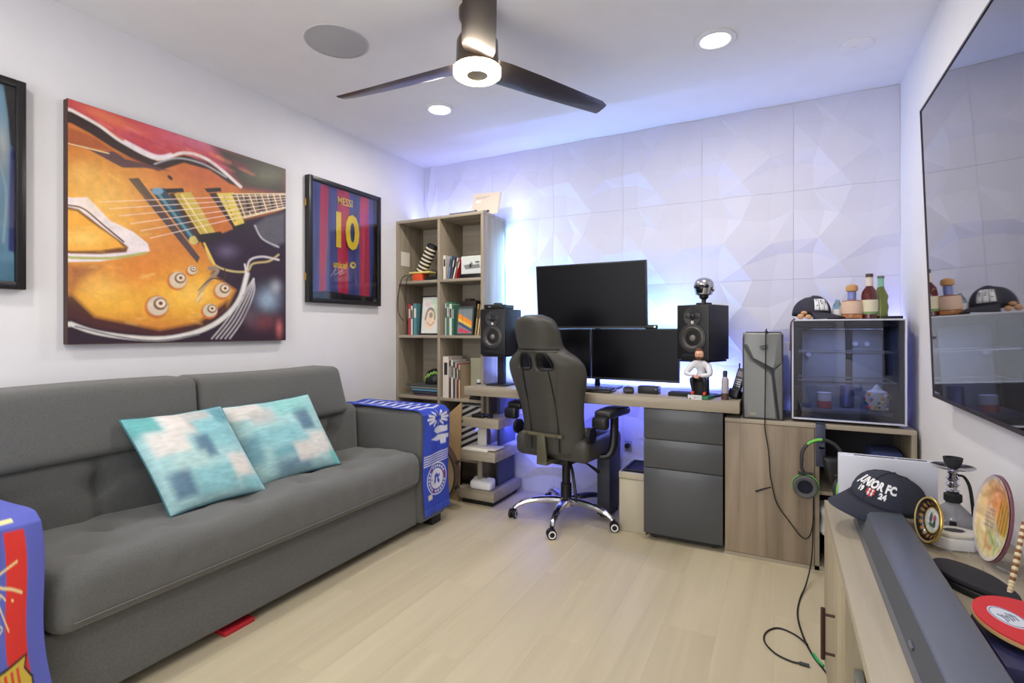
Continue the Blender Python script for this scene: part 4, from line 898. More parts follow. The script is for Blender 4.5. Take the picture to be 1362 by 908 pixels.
nodes = [((0, .01, .105), .022), ((0, .015, .13), .022), ((0, .008, .16), .025), ((0, -.002, .185), .020), ((0, -.006, .198), .010), ((0, -.010, .205), .010),
         ((.036, 0, .183), .017), ((.060, -.034, .128), .0165), ((.012, -.052, .122), .0075),
         ((-.036, 0, .183), .017), ((-.066, -.036, .130), .0165), ((-.014, -.052, .122), .0075),
         ((.022, -.01, .103), .015), ((.036, -.048, .104), .012), ((.034, -.040, .055), .009), ((.034, -.038, .034), .008), ((.036, -.058, .027), .009),
         ((-.022, -.01, .103), .015), ((-.032, -.048, .104), .012), ((-.024, -.040, .055), .009), ((-.024, -.038, .034), .008), ((-.026, -.058, .027), .009)]
ed = [(0, 1), (1, 2), (2, 3), (3, 4), (4, 5), (3, 6), (6, 7), (7, 8), (3, 9), (9, 10), (10, 11), (0, 12), (12, 13), (13, 14), (14, 15), (15, 16), (0, 17), (17, 18), (18, 19), (19, 20), (20, 21)]
def pk(c):
    if c.z > .200 : return 2
    if c.z < .042: return 3
    if c.z > .112 and abs(c.x) < .022 and c.y < -.043: return 2
    if c.z > .114: return 0
    return 1
M_jacket = mat('jacket_white', (214, 216, 222), .7); M_skin = mat('skin', (222, 170, 144), .6); M_red = mat('shoe_red', (206, 66, 40), .5); M_hair = mat('hair_brown', (104, 66, 46), .8)
me = skin(nodes, ed, [M_jacket, M_black, M_skin, M_red], pk); o = bpy.data.objects.new('body', me); COL.objects.link(o); o.parent = t
part('head', MB().sph((0, -.014, .231), .026, 18, (.88, 1, 1.12)).sph((0, -.041, .229), .005, 8, (.7, 1, 1)).sph((.023, -.010, .229), .005, 8, (.5, 1, 1.3)).sph((-.023, -.010, .229), .005, 8, (.5, 1, 1.3)), M_skin, t)
part('hair', MB().sph((0, .002, .243), .0275, 18, (.95, .98, .88)).sph((0, -.022, .256), .014, 12, (1.2, 1, .6)), M_hair, t)
part('beard', MB().sph((0, -.021, .215), .0185, 14, (1.02, 1, .66)), M_hair, t)
for s in (-1, 1):
    part('eye', MB().sph((s * .008, -.039, .234), .0025, 8), M_black, t)
    for k in range(4): part('finger', MB().tube([(s * .010, -.054 - .002 * k, .126 - .004 * k), (s * .003, -.061, .125 - .004 * k), (-s * .004, -.060 + .002 * s, .123 - .004 * k)], .0024, 6), M_skin, t)
t = root('spray_bottle', 'small pale bottle with dark cap right of the figurine', 'bottle', (-.262, 2.93, DT_))
part('body', MB().lathe([(.016, 0), (.018, .003), (.018, .105), (.011, .12)], (-.262, 2.93, DT_), 20), mat('pale_label', (176, 168, 178), .5), t); part('base_band', MB().lathe([(.0185, 0), (.0185, .035)], (-.262, 2.93, DT_), 20), mat('umber', (84, 62, 56), .5), t); part('cap', MB().lathe([(.011, .12), (.0115, .145), (.009, .152)], (-.262, 2.93, DT_), 16), M_dark, t)
t = root('cordless_phone', 'black cordless phone upright in its cradle near the right end of the desk', 'phone', (-.225, 3.0, DT_), world=False, rot=(ra(-14), ra(12), ra(-15)))
part('cradle', MB().rbox(-.028, .028, -.035, .04, .0, .05, .01), M_black, t); part('handset', MB().rbox(-.023, .023, -.012, .014, .03, .168, .009), M_dark, t)
part('screen', MB().cb((0, -.0125, .135), (.03, .002, .03)), mat('lcd_dull', (112, 104, 110), .25), t)
for r_ in range(4):
    for c_ in range(3): part('button', MB().cb((-.011 + .011 * c_, -.0128, .068 + .012 * r_), (.008, .003, .007)), M_steel, t)
part('antenna', MB().tube([(-.02, .01, .16), (-.028, .012, .192)], .004, 6), M_black, t)
single('desk_cable', 'black cable curling behind the cordless phone', 'cable', MB().tube([(-.20, 3.02, DT_ + .004), (-.195, 3.05, .83), (-.21, 3.08, .86), (-.20, 3.12, .82), (-.22, 3.16, DT_ + .004)], .003, 6, smooth=6), M_rubber)

# ============================================================ GAMING CHAIR (local: faces +y)
ch = root('gaming_chair', 'black leather high-back gaming chair on a chrome five-star base', 'chair', (-1.165, 2.955, 0), world=False, rotz=ra(-9))
def hw(z):
    K = [(.43, .17), (.47, .195), (.55, .205), (.66, .208), (.76, .222), (.85, .25), (.91, .262), (.96, .255), (1.0, .22), (1.03, .17), (1.055, .145), (1.08, .143), (1.14, .142), (1.19, .128), (1.22, .10), (1.235, .05)]
    for (a, b), (c, d) in zip(K, K[1:]):
        if z <= c: return b + (d - b) * max(0, (z - a)) / (c - a)
    return K[-1][1]
def bp_(u, z, side):
    h = hw(z); x = u * h; e = math.sqrt(max(0, 1 - abs(u) ** 4)); head = max(0, min(1, (z - 1.03) / .05))
    th = (.035 + .018 * head) * (e + .08)
    crown = math.sqrt(max(0, min(1, (1.24 - z) / .03))); foot = math.sqrt(max(.1, min(1, (z - .42) / .03))); th *= crown * foot
    wing = .085 * abs(u) ** 2.2 * (1 - head * .6) * min(1, max(0, (z - .45) / .25) + .4)
    y = -.20 - (z - .45) * math.tan(ra(15)) + wing + .03 * head
    if z > .45: y += .02 * math.sin((z - .45) * 4)
    pad = .012 * math.exp(-((abs(u) - .42) ** 2) / .002) if z < 1.0 and side < 0 else 0
    return (x, y + side * th + pad, z)
NU = 28; ZS = [.43, .445, .47] + [.50 + .02 * k for k in range(25)] + [1.0, 1.015, 1.03, 1.045, 1.06, 1.09, 1.12, 1.15, 1.18, 1.20, 1.215, 1.228, 1.236]
US = [math.sin(PI / 2 * (-1 + 2 * i / NU)) * .35 + (-1 + 2 * i / NU) * .65 for i in range(NU + 1)]
def hole(i, j):
    z = (ZS[j] + ZS[j + 1]) / 2; u = (US[i] + US[i + 1]) / 2 * hw(z)
    return .935 < z < 1.015 and .028 < abs(u) < .112 - (z - .93) * .25
mb = MB(); vs = []; fs = []; NZ = len(ZS); W1 = NU + 1
for sd in (1, -1):
    for z in ZS:
        for u in US: vs.append(bp_(u, z, sd))
def vi(s, j, i): return s * NZ * W1 + j * W1 + i
for j in range(NZ - 1):
    for i in range(NU):
        if hole(i, j): continue
        fs.append((vi(0, j, i), vi(0, j, i + 1), vi(0, j + 1, i + 1), vi(0, j + 1, i))); fs.append((vi(1, j, i), vi(1, j + 1, i), vi(1, j + 1, i + 1), vi(1, j, i + 1)))
        for (di, dj, a, b) in ((-1, 0, (j, i), (j + 1, i)), (1, 0, (j, i + 1), (j + 1, i + 1)), (0, -1, (j, i), (j, i + 1)), (0, 1, (j + 1, i), (j + 1, i + 1))):
            ii, jj = i + di, j + dj
            if ii < 0 or jj < 0 or ii >= NU or jj >= NZ - 1 or hole(ii, jj): fs.append((vi(0, *a), vi(0, *b), vi(1, *b), vi(1, *a)))
mb.add(vs, fs); o = part('backrest', mb, M_leather, ch, ang=180); o.modifiers.new('s', 'SUBSURF').levels = 1; o.modifiers['s'].render_levels = 1
def onb(u, z, d=.002):
    p = bp_(u / hw(z), z, -1); return (p[0], p[1] - d, p[2])
for s in (-1, 1):
    part('back_seam', MB().tube([onb(s * .085, .93), onb(s * .09, .85), onb(s * .092, .7), onb(s * .094, .55), onb(s * .095, .46)], .0035, 6, smooth=4), M_rubber, ch)
    part('hole_trim', MB().tube([onb(s * x, z, -.004) for x, z in ((.026, .938), (.022, .98), (.03, 1.016), (.07, 1.018), (.088, 1.0), (.104, .95), (.10, .932), (.06, .928))], .006, 6, True, smooth=4), M_rubber, ch)
part('neck_seam', MB().tube([onb(x, 1.045) for x in (-.14, -.09, -.03, .03, .09, .14)], .004, 6, smooth=4), M_rubber, ch)
part('headrest_pillow_band', MB().tube([onb(x, 1.032, -.002) for x in (-.13, -.06, 0, .06, .13)], .007, 6, smooth=3), M_leather, ch)
part('hip_bolster', MB().rbox(.165, .225, -.13, .16, .43, .59, .03, (3, 5, 4), 4, lambda p: (p.x, p.y, p.z - .25 * max(0, p.y + .05))), M_leather, ch)
part('hip_bolster', MB().rbox(-.225, -.165, -.13, .16, .43, .59, .03, (3, 5, 4), 4, lambda p: (p.x, p.y, p.z - .25 * max(0, p.y + .05))), M_leather, ch)
part('seat', MB().rbox(-.25, .25, -.20, .27, .40, .515, .045, (10, 10, 3), 4, lambda p: (p.x, p.y, p.z + .03 * (p.x / .25) ** 2 * (p.z > .44))), M_leather, ch)
part('cross_bracket', MB().tube([(-.135, -.268, .555), (.135, -.268, .555)], .011, 8).box(-.12, .12, -.262, -.25, .545, .565), M_olive, ch)
part('upright_bracket', MB().add([(-.024, -.285, .56), (.024, -.285, .56), (.034, -.275, .40), (-.034, -.275, .40), (-.024, -.272, .56), (.024, -.272, .56), (.034, -.262, .40), (-.034, -.262, .40)], [(0, 1, 2, 3), (4, 7, 6, 5), (0, 4, 5, 1), (1, 5, 6, 2), (2, 6, 7, 3), (3, 7, 4, 0)]).box(-.034, .034, -.275, -.05, .385, .402), M_olive, ch, bevel=.002)
for s in (-1, 1): part('bolt', MB().cyl((s * .10, -.272, .555), .008, .012, 'y', 10), M_black, ch)
for s in (-1, 1): part('recliner_disc', MB().cyl((s * .250, -.15, .56), .045, .02, 'x', 24), M_black, ch)
part('mechanism', MB().box(-.08, .08, -.12, .10, .355, .40), M_black, ch, bevel=.006)
part('gas_lift', MB().cyl((0, 0, .25), .025, .22).cyl((0, 0, .16), .033, .12), M_black, ch)
part('tilt_lever', MB().tube([(.07, .0, .375), (.16, -.02, .36), (.235, -.03, .33)], [.006, .006, .012], 8), M_black, ch)
part('height_lever', MB().tube([(.05, -.05, .37), (.10, -.10, .33), (.14, -.14, .24), (.15, -.14, .17)], .009, 8, smooth=5), M_black, ch)
for s in (-1, 1):
    part('arm_support', MB().tube([(s * .24, -.02, .415), (s * .285, .0, .43), (s * .305, .02, .50), (s * .305, .03, .66)], [.02, .022, .024, .024], 10, smooth=4), M_black, ch)
    part('armrest_pad', MB().rbox(s * .305 - .052, s * .305 + .052, -.13, .15, .655, .695, .018, (3, 6, 2), 4, lambda p: (p.x, p.y, p.z + .012 * math.cos(p.y * 9) * (p.z > .67))), mat('arm_pad', (36, 36, 38), .32), ch)
    part('arm_end_cap', MB().rbox(s * .305 - .047, s * .305 + .047, -.175, -.115, .60, .672, .022, (2, 2, 2), 3), M_black, ch)
hub = part('star_hub', MB().lathe([(.03, .075), (.05, .085), (.05, .115), (.034, .135)], n=24), M_chrome, ch)
A0 = ra(-83 + 9)
for k in range(5):
    a = A0 + k * 2 * PI / 5; c, s = math.cos(a), math.sin(a); Pn = [(.03, .112), (.12, .118), (.22, .108), (.285, .085), (.315, .062)]
    part('star_leg', MB().tube([(r * c, r * s, z) for r, z in Pn], [.024, .021, .019, .017, .014, .013], 10, smooth=3), M_chrome, ch)
    cx, cy = .325 * c, .325 * s; b = a + [.5, 2.1, -.4, 1.2, 2.8][k]; d, e = math.cos(b), math.sin(b)
    cs = part('caster', MB().cyl((.318 * c, .318 * s, .055), .009, .03).cyl((cx, cy, .044), .02, .018), M_black, ch)
    for w_ in (-1, 1):
        m = MB(); m.M = Matrix.Translation((cx + d * .014 * w_, cy + e * .014 * w_, .0275)) @ Matrix.Rotation(b, 4, 'Z')
        m.lathe([(.012, -.009), (.024, -.009), (.0275, -.004), (.0275, .004), (.024, .009), (.012, .009)], n=22, ax='x'); part('wheel', m, M_rubber, cs)
        m2_ = MB(); m2_.M = m.M.copy(); m2_.lathe([(.014, w_ * .0095), (.021, w_ * .0098), (.0215, w_ * .0085)], n=22, ax='x', cap=False); part('wheel_ring', m2_, M_white, cs)

# ============================================================ BIN, PEDESTAL, CABINET
t = root('waste_bin', 'narrow beige bin with black open top between the chair and grey drawers', 'bin', (-.745, 3.07, 0))
part('body', MB().box(-.828, -.675, 2.925, 3.2, .0, .30), mat('bin_beige', (186, 178, 158), .5), t, bevel=.004)
part('lid', MB().box(-.829, -.675, 2.922, 3.203, .302, .340), mat('bin_beige', (186, 178, 158)), t, bevel=.003)
part('inner_liner', MB().box(-.818, -.69, 2.935, 3.19, .336, .3415), M_matte, t)
part('bag_rim', MB().tube([(-.80, 2.95, .346), (-.70, 2.95, .346), (-.70, 3.17, .35), (-.80, 3.17, .35)], .005, 6, True), M_black, t)
t = root('drawer_pedestal', 'graphite three-drawer pedestal under the right part of the desk', 'drawers', (-.47, 3.07, 0))
PX0, PX1, PY = -.672, -.267, 2.862
part('body', MB().box(PX0, PX1, PY + .018, 3.28, .04, .722), M_gloss, t, bevel=.002)
for z0, z1 in ((.04, .397), (.401, .555), (.559, .722)): part('drawer_front', MB().box(PX0, PX1, PY, PY + .017, z0, z1), M_gloss, t, bevel=.0015)
part('plinth', MB().box(PX0 + .03, PX1 - .03, PY + .04, 3.24, .012, .04), M_black, t)
for x in (PX0 + .05, PX1 - .05):
    for y in (PY + .06, 3.22): part('caster', MB().cyl((x, y, .012), .012, .02, 'x'), M_black, t)
CX0, CX1, CY, CZ = -.258, .536, 2.872, .70
cb_ = root('cabinet', 'grey oak cabinet with one plain door and open shelves at the right', 'cabinet', (.14, 3.09, 0))
part('top_panel', MB().box(CX0, CX1, CY, 3.31, CZ - .02, CZ), M_gwx, cb_, bevel=.001)
part('side_panel', MB().box(CX0, CX0 + .02, CY + .02, 3.31, 0, CZ - .02), M_gwv, cb_); part('side_panel', MB().box(CX1 - .02, CX1, CY, 3.31, 0, CZ - .02), M_gwv, cb_)
part('divider', MB().box(.142, .162, CY + .004, 3.30, .0, CZ - .02), M_gwv, cb_)
part('back_panel', MB().box(CX0 + .02, CX1 - .02, 3.30, 3.31, 0, CZ - .02), mat('cabinet_back', (62, 60, 66), .7), cb_)
part('bottom_panel', MB().box(CX0 + .02, CX1 - .02, CY + .004, 3.30, 0, .02), M_gwx, cb_)
part('plinth_strip', MB().box(CX0, .142, CY - .002, CY + .004, 0, .018), M_gwx, cb_)
part('door', MB().box(CX0 + .001, .140, CY - .002, CY + .016, .020, CZ - .022), M_door, cb_, bevel=.001)
part('shelf', MB().box(.162, CX1 - .02, CY + .02, 3.30, .36, .378), M_gwx, cb_)
single('folded_jeans', 'folded dark blue cloth in the top opening of the oak cabinet', 'cloth', MB().rbox(.36, .51, 2.92, 3.15, .379, .52, .02, (4, 4, 2), 3, lambda p: (p.x, p.y, p.z + .008 * math.sin(p.x * 40))).rbox(.37, .50, 2.92, 3.12, .521, .585, .02), mat('navy_cloth', (52, 62, 108), .85))
single('storage_box', 'black box in the lower opening of the oak cabinet', 'box', MB().box(.19, .40, 2.93, 3.2, .021, .15), M_black, bevel=.004)
single('white_bag', 'white and blue crumpled bag low in the cabinet opening', 'bag', MB().rbox(.166, .23, 2.90, 3.05, .152, .30, .03, (4, 4, 4), 3, lambda p: (p.x + .006 * math.sin(p.z * 60), p.y + .006 * math.sin(p.x * 90), p.z)), M_white)
t = root('headphone_hook', 'dark metal strap hook folded over the cabinet top edge', 'hook', (.165, 2.86, .6))
part('strap', MB().box(.146, .186, 2.862, 2.8685, .50, .706).box(.146, .186, 2.862, 2.99, .7015, .706), M_navy, t, bevel=.001); part('arm', MB().box(.155, .177, 2.79, 2.862, .60, .608).box(.155, .177, 2.79, 2.796, .60, .625), M_navy, t)
t = root('headset', 'black gaming headset with green accents hanging from the cabinet hook', 'headset', (.162, 2.80, .350), world=False, rotz=ra(8))
arc = [(.084 * math.cos(a) + .005, .004 * math.cos(a), .205 + .085 * math.sin(a)) for a in [PI * k / 16 for k in range(-1, 18)]]
part('headband', MB().tube(arc, .0085, 8), M_dark, t); part('green_accent', MB().tube([(x * 1.02, y - .007, z + .002) for x, y, z in arc[9:14]], .0065, 8), mat('lime_plastic', (110, 196, 80), .5), t)
part('green_accent', MB().tube([(x * 1.03, y - .006, z + .002) for x, y, z in arc[0:3]], .006, 8), mat('lime_plastic', (110, 196, 80)), t)
for s_, ang_, cx_h in ((-1, -12, -.062), (1, 55, .085)):
    part('yoke', MB().tube([(s_ * .079, 0, .19), (s_ * .078, 0, .15), (cx_h, .0, .12)], .0075, 8).tube([(cx_h - .03, 0, .128), (cx_h + .03, 0, .128)], .007, 8), M_dark, t)
    e = MB(); e.M = Matrix.Translation((cx_h, 0, .068)) @ Matrix.Rotation(ra(ang_), 4, 'Z')
    e.lathe([(.030, -.022), (.050, -.018), (.055, .0), (.050, .012)], n=32, ax='y'); c_ = part('ear_cup', e, M_dark, t)
    e2 = MB(); e2.M = e.M.copy(); e2.lathe([(.030, .012), (.033, .026), (.045, .030), (.053, .022), (.052, .012)], n=32, ax='y', cap=False); part('ear_pad', e2, mat('pad_grey', (84, 84, 86), .8), c_)
    e3 = MB(); e3.M = e.M.copy(); e3.cyl((0, -.014, 0), .034, .004, 'y', 24); part('ear_cloth', e3, mat('ear_cloth_navy', (26, 28, 44), .9), c_)
    e4 = MB(); e4.M = e.M.copy(); e4.lathe([(.0545, -.002), (.057, .002), (.0545, .006)], n=32, ax='y', cap=False); part('green_ring', e4, mat('lime_plastic', (110, 196, 80)), c_)
single('controller_bag', 'black shiny game pad hanging behind the headset', 'game pad', MB().rbox(.18, .27, 2.81, 2.862, .43, .56, .02, (3, 2, 3), 3, lambda p: (p.x + (p.z - .5) * -.2, p.y, p.z)), M_black)

# ---- PC tower
t = root('pc_tower', 'gunmetal gaming computer tower with slanted front on the cabinet', 'computer', (-.083, 3.02, .7))
X0, X1, Y0, Z0, Z1_ = -.176, .009, 2.895, .701, 1.142
part('case', MB().box(X0, X1, Y0 + .02, 3.27, Z0, Z1_ - .01), M_dark, t, bevel=.004)
fz = lambda pts, y0, y1: (lambda m: m.add([(x, y0, z) for x, z in pts] + [(x, y1, z) for x, z in pts], [tuple(range(len(pts))), tuple(range(len(pts), 2 * len(pts)))[::-1]] + [(i, (i + 1) % len(pts), len(pts) + (i + 1) % len(pts), len(pts) + i) for i in range(len(pts))]))(MB())
part('front_shell', fz([(X0, Z0), (X1, Z0), (X1, Z1_ - .03), (X1 - .01, Z1_), (X0 + .014, Z1_), (X0, Z1_ - .03)], Y0 - .004, Y0 + .02), M_dark, t, bevel=.003)
def facet(pts, c0):     # facetted plate: outline on the shell, raised centre polygon
    n = len(pts); return MB().add([(x, Y0 - .002, z) for x, z in pts] + [(x, Y0 - .003 - d, z) for x, z, d in c0], [tuple(range(n, 2 * n))] + [(i, (i + 1) % n, n + (i + 1) % n, n + i) for i in range(n)] + [tuple(range(n))[::-1]])
part('upper_plate', facet([(X0 + .004, Z1_ - .004), (X1 - .004, Z1_ - .004), (X1 - .003, .991), (X1 - .041, .957), (X0 + .050, 1.006), (X0 + .004, 1.084)],
     [(X0 + .022, Z1_ - .012, .006), (X1 - .022, Z1_ - .012, .006), (X1 - .040, .985, .014), (X1 - .043, .962, .016), (X0 + .053, 1.010, .016), (X0 + .026, 1.075, .012)]), M_pc, t)
part('lower_plate', facet([(X0 + .003, Z0 + .003), (X0 + .003, 1.075), (X0 + .046, .999), (X1 - .058, .949), (X1 - .048, .93), (X1 - .024, Z0 + .003)],
     [(X0 + .030, Z0 + .012, .006), (X0 + .028, 1.0, .010), (X0 + .052, .985, .016), (X1 - .064, .938, .016), (X1 - .054, .92, .014), (X1 - .034, Z0 + .012, .006)]), M_pc, t)
part('side_plate', facet([(X1 - .016, Z0 + .003), (X1 - .041, .93), (X1 - .040, .955), (X1 - .003, .99), (X1 - .003, Z0 + .003)],
     [(X1 - .013, Z0 + .012, .004), (X1 - .035, .93, .010), (X1 - .034, .95, .010), (X1 - .008, .975, .004), (X1 - .007, Z0 + .012, .003)]), M_pc, t)
mb = MB(); E0 = (X0 + .098, Y0 - .0175, 1.062)
for pts in ([(-.022, .004), (-.010, .012), (.008, .014), (.022, .018), (.010, .006), (-.004, .004)], [(-.018, -.001), (.002, .0005), (.016, .006), (.020, .002), (.008, -.010), (-.006, -.012)]):
    mb.M = frame(E0, (1, 0, 0), (0, -.08, 1)); mb.prism(pts, 0, .006)
part('emblem', mb, mat('emblem_dark', (78, 80, 82), .3, .5), t)
part('sticker', MB().box(X0 + .034, X0 + .062, Y0 - .0115, Y0 - .008, .722, .735), mat('sticker', (150, 146, 130), .5), t)
part('usb_port', MB().cb((-.066, Y0 - .004, Z1_ + .001), (.014, .014, .006)), M_black, t)
cab = [(-.066, 2.893, 1.147), (-.066, 2.885, 1.155), (-.068, 2.860, 1.12), (-.070, 2.860, .9), (-.072, 2.860, .72), (-.072, 2.858, .66), (-.056, 2.858, .552), (-.050, 2.858, .45), (-.043, 2.858, .40), (-.02, 2.858, .30), (.03, 2.858, .225), (.09, 2.856, .152), (.122, 2.854, .17), (.138, 2.85, .26)]
single('front_cable', 'thin black cable from the computer front down across the oak door', 'cable', MB().tube(cab, .0028, 6, smooth=5), M_rubber)
single('cable_plug', 'short black plug stuck to the oak cabinet door beside the cable', 'plug', MB().tube([(-.114, 2.860, .343), (-.075, 2.860, .362), (-.046, 2.860, .374)], [.005, .004, .003], 6), M_rubber)
cab = [(.135, 2.80, .40), (.132, 2.79, .25), (.125, 2.76, .10), (.10, 2.66, .02), (.07, 2.52, .004), (.058, 2.38, .004), (.07, 2.24, .004), (.095, 2.12, .004), (.13, 2.03, .004), (.15, 1.99, .004)]
single('headset_cable', 'long black cable trailing from the headset over the floor', 'cable', MB().tube(cab, .0034, 6, smooth=6), M_rubber)
cab = [(.085, 2.16, .010), (.045, 2.22, .004), (-.01, 2.24, .004), (-.05, 2.19, .004), (-.055, 2.12, .004), (-.02, 2.06, .004), (.03, 2.035, .004), (.06, 2.035, .006)]
t = root('looped_cable', 'thin black cable looped on the floor with a small plug', 'cable', (0, 2.12, 0)); part('cord', MB().tube(cab, .003, 6, smooth=6), M_rubber, t); part('plug', MB().tube([(.055, 2.035, .006), (.085, 2.033, .006)], .006, 8), M_black, t)
single('green_cord_end', 'short green cable end beside the console foot', 'cable', MB().tube([(.10, 2.105, .012), (.115, 2.07, .008), (.128, 2.055, .006)], .0045, 6, smooth=4), mat('green_cord', (40, 160, 90), .5))

# ---- display fridge
fr = root('display_fridge', 'small glass-front fridge with pale frame on the cabinet by the wall', 'fridge', (.275, 3.08, .7))
FX0, FX1, FY0, FZ0, FZ1 = .046, .506, 2.90, .714, 1.203
part('carcass', MB().box(FX0, FX0 + .03, FY0 + .03, 3.27, FZ0, FZ1 - .012).box(FX1 - .03, FX1, FY0 + .03, 3.27, FZ0, FZ1 - .012).box(FX0, FX1, 3.24, 3.27, FZ0, FZ1 - .012).box(FX0, FX1, FY0 + .03, 3.24, FZ0, FZ0 + .03).box(FX0, FX1, FY0 + .03, 3.24, FZ1 - .035, FZ1 - .006), mat('fridge_black', (20, 22, 32), .4), fr)
dr_ = part('door', MB().box(FX0, FX0 + .008, FY0, FY0 + .028, FZ0, FZ1).box(FX1 - .008, FX1, FY0, FY0 + .028, FZ0, FZ1).box(FX0 + .008, FX1 - .008, FY0, FY0 + .028, FZ0, FZ0 + .008).box(FX0 + .008, FX1 - .008, FY0, FY0 + .028, FZ1 - .008, FZ1), mat('pale_frame', (196, 198, 214), .4), fr, bevel=.002)
part('glass', MB().box(FX0 + .008, FX1 - .008, FY0 + .004, FY0 + .008, FZ0 + .008, FZ1 - .008), mat('dark_glass', (196, 202, 226), .02, trans=1., ior=1.6, spec=.8), dr_)
for z in (.90, 1.04): part('wire_shelf', MB().box(FX0 + .03, FX1 - .03, 2.95, 2.956, z, z + .006).box(FX0 + .03, FX1 - .03, 3.2, 3.206, z, z + .006).box(FX0 + .03, FX0 + .034, 2.95, 3.2, z, z + .004).box(FX1 - .034, FX1 - .03, 2.95, 3.2, z, z + .004), M_steel, fr)
part('interior_panel', MB().box(.10, .30, 3.225, 3.238, .76, 1.15).box(.33, .46, 3.225, 3.238, .76, 1.15), mat('interior_grey', (170, 172, 172), .5), fr, bevel=.003)
for x, z in ((.34, 1.08), (.39, 1.08), (.13, 1.02)): part('glint_disc', MB().cyl((x, 3.21, z), .012, .03, 'y'), M_white, fr)  # white discs imitate downlight reflections in the door glass
for x in (FX0 + .04, FX1 - .04):
    for y in (2.96, 3.22): part('foot', MB().cyl((x, y, .707), .014, .014), M_black, fr)
part('floor_tray', MB().box(.09, .46, 2.95, 3.2, .744, .765), mat('tray_grey', (96, 100, 116), .4), fr, bevel=.003)
t = root('mug', 'white mug with pale red band inside the fridge', 'mug', (.19, 3.0, .766)); part('body', MB().lathe([(.027, 0), (.03, .004), (.032, .075)], (.19, 3.0, .766), 24), M_white, t); part('red_band', MB().lathe([(.0315, .0), (.0322, .035)], (.19, 3.0, .766), 24, cap=False), mat('pale_red', (206, 96, 96), .5), t); 
t = root('candy_jar', 'round jar of colourful sweets inside the fridge, right side', 'jar', (.405, 2.995, .766))
part('jar', MB().lathe([(.03, 0), (.044, .01), (.05, .05), (.042, .09), (.02, .1), (.012, .115), (.004, .125)], (.405, 2.995, .766), 24), mat('jar_white', (210, 204, 196), .4), t)
rr = random.Random(4); cc = [(206, 60, 60), (226, 150, 50), (80, 120, 80), (226, 200, 90), (90, 100, 170), (230, 226, 220)]
for k in range(26):
    a = rr.uniform(PI, 2 * PI); z = rr.uniform(.01, .085); r0 = .047 - abs(z - .05) * .15
    part('sweet', MB().sph((.405 + r0 * math.cos(a), 2.995 + r0 * math.sin(a), .766 + z), .009, 8), mat('sweet_%d' % (k % 6), cc[k % 6], .5), t)
single('drink_can', 'blue can standing in the middle of the fridge', 'can', MB().lathe([(.026, .766), (.031, .772), (.031, .87), (.026, .878)], (.29, 3.06, 0), 22), mat('can_blue', (56, 72, 130), .3, .5))
area('fridge_interior_lamp', (.28, 3.0, 1.155), .3, 1.1, (.45, .55, 1.0), sy=.05)
# on the fridge
ZF = 1.2035
def brimcap(name, label, loc, rot, m, R=.09, H=.105, brim=.075, under=None):
    t = root(name, label, 'cap', loc, world=False, rot=rot)
    n = 28; vs = []; fs = []; K = 9
    for j in range(K + 1):
        a = PI / 2 * j / K
        for i in range(n):
            b = 2 * PI * i / n; r = R * math.cos(a) ** .8; vs.append((r * math.cos(b) * .92, r * math.sin(b) * 1.05, H * math.sin(a) ** .9 * (1 + .06 * math.cos(b + PI / 2))))
    for j in range(K):
        for i in range(n): fs.append((j * n + i, j * n + (i + 1) % n, (j + 1) * n + (i + 1) % n, (j + 1) * n + i))
    o = part('crown', MB().add(vs, fs), m, t, ang=180); md = o.modifiers.new('s', 'SOLIDIFY'); md.thickness = .002
    vs = []; fs = []
    for j in range(5):
        for i in range(15):
            b = -PI / 2 + (-1 + 2 * i / 14) * 1.15; r = 1 + j / 4 * brim / R * max(.0, math.cos((-1 + 2 * i / 14) * 1.35)) ** .7
            x = .92 * R * math.cos(b) * (1 + (r - 1) * .45); y = 1.05 * R * math.sin(b) * r; vs.append((x, y, .004 - .02 * (j / 4) * 1 + .0 - 2.2 * x * x * (j / 4) + .006))
    for j in range(4):
        for i in range(14): fs.append((j * 15 + i, j * 15 + i + 1, (j + 1) * 15 + i + 1, (j + 1) * 15 + i))
    o = part('brim', MB().add(vs, fs), m, t, ang=180); md = o.modifiers.new('s', 'SOLIDIFY'); md.thickness = .003
    part('top_button', MB().sph((0, 0, H), .007, 10, (1, 1, .6)), m, t)
    for k in range(6):
        b = 2 * PI * k / 6 + PI / 6; part('panel_seam', MB().tube([(R * 1.005 * math.cos(PI / 2 * j / 7) ** .8 * math.cos(b) * .92, R * 1.005 * math.cos(PI / 2 * j / 7) ** .8 * math.sin(b) * 1.05, H * 1.01 * math.sin(PI / 2 * j / 7) ** .9 * (1 + .06 * math.cos(b + PI / 2))) for j in range(8)], .0012, 4), m, t)
    return t
def cap_bend(R, H, a0, z0, lift=1.02):
    def f(p):
        b = a0 + p[0] / R; z = z0 + p[1]; s = min(.97, max(.02, z / H)) ; a = math.asin(s ** (1 / .9)); r = R * lift * math.cos(a) ** .8
        return (r * math.cos(b) * .92, r * math.sin(b) * 1.05, z * (1 + .06 * math.cos(b + PI / 2)) + .001 + p[2] * .5)
    return f
M_navycap = mat('navy_cap', (44, 48, 62), .85, bump=.2, bscale=500)
c1 = brimcap('baseball_cap', 'dark cap with white lettering on the left of the fridge top', (.135, 3.03, ZF + .020), (0, ra(4), ra(62)), mat('charcoal_cap', (48, 48, 60), .85), .085, .095, .07)
f = cap_bend(.085, .095, -PI / 2 - .62, .050, 1.03)
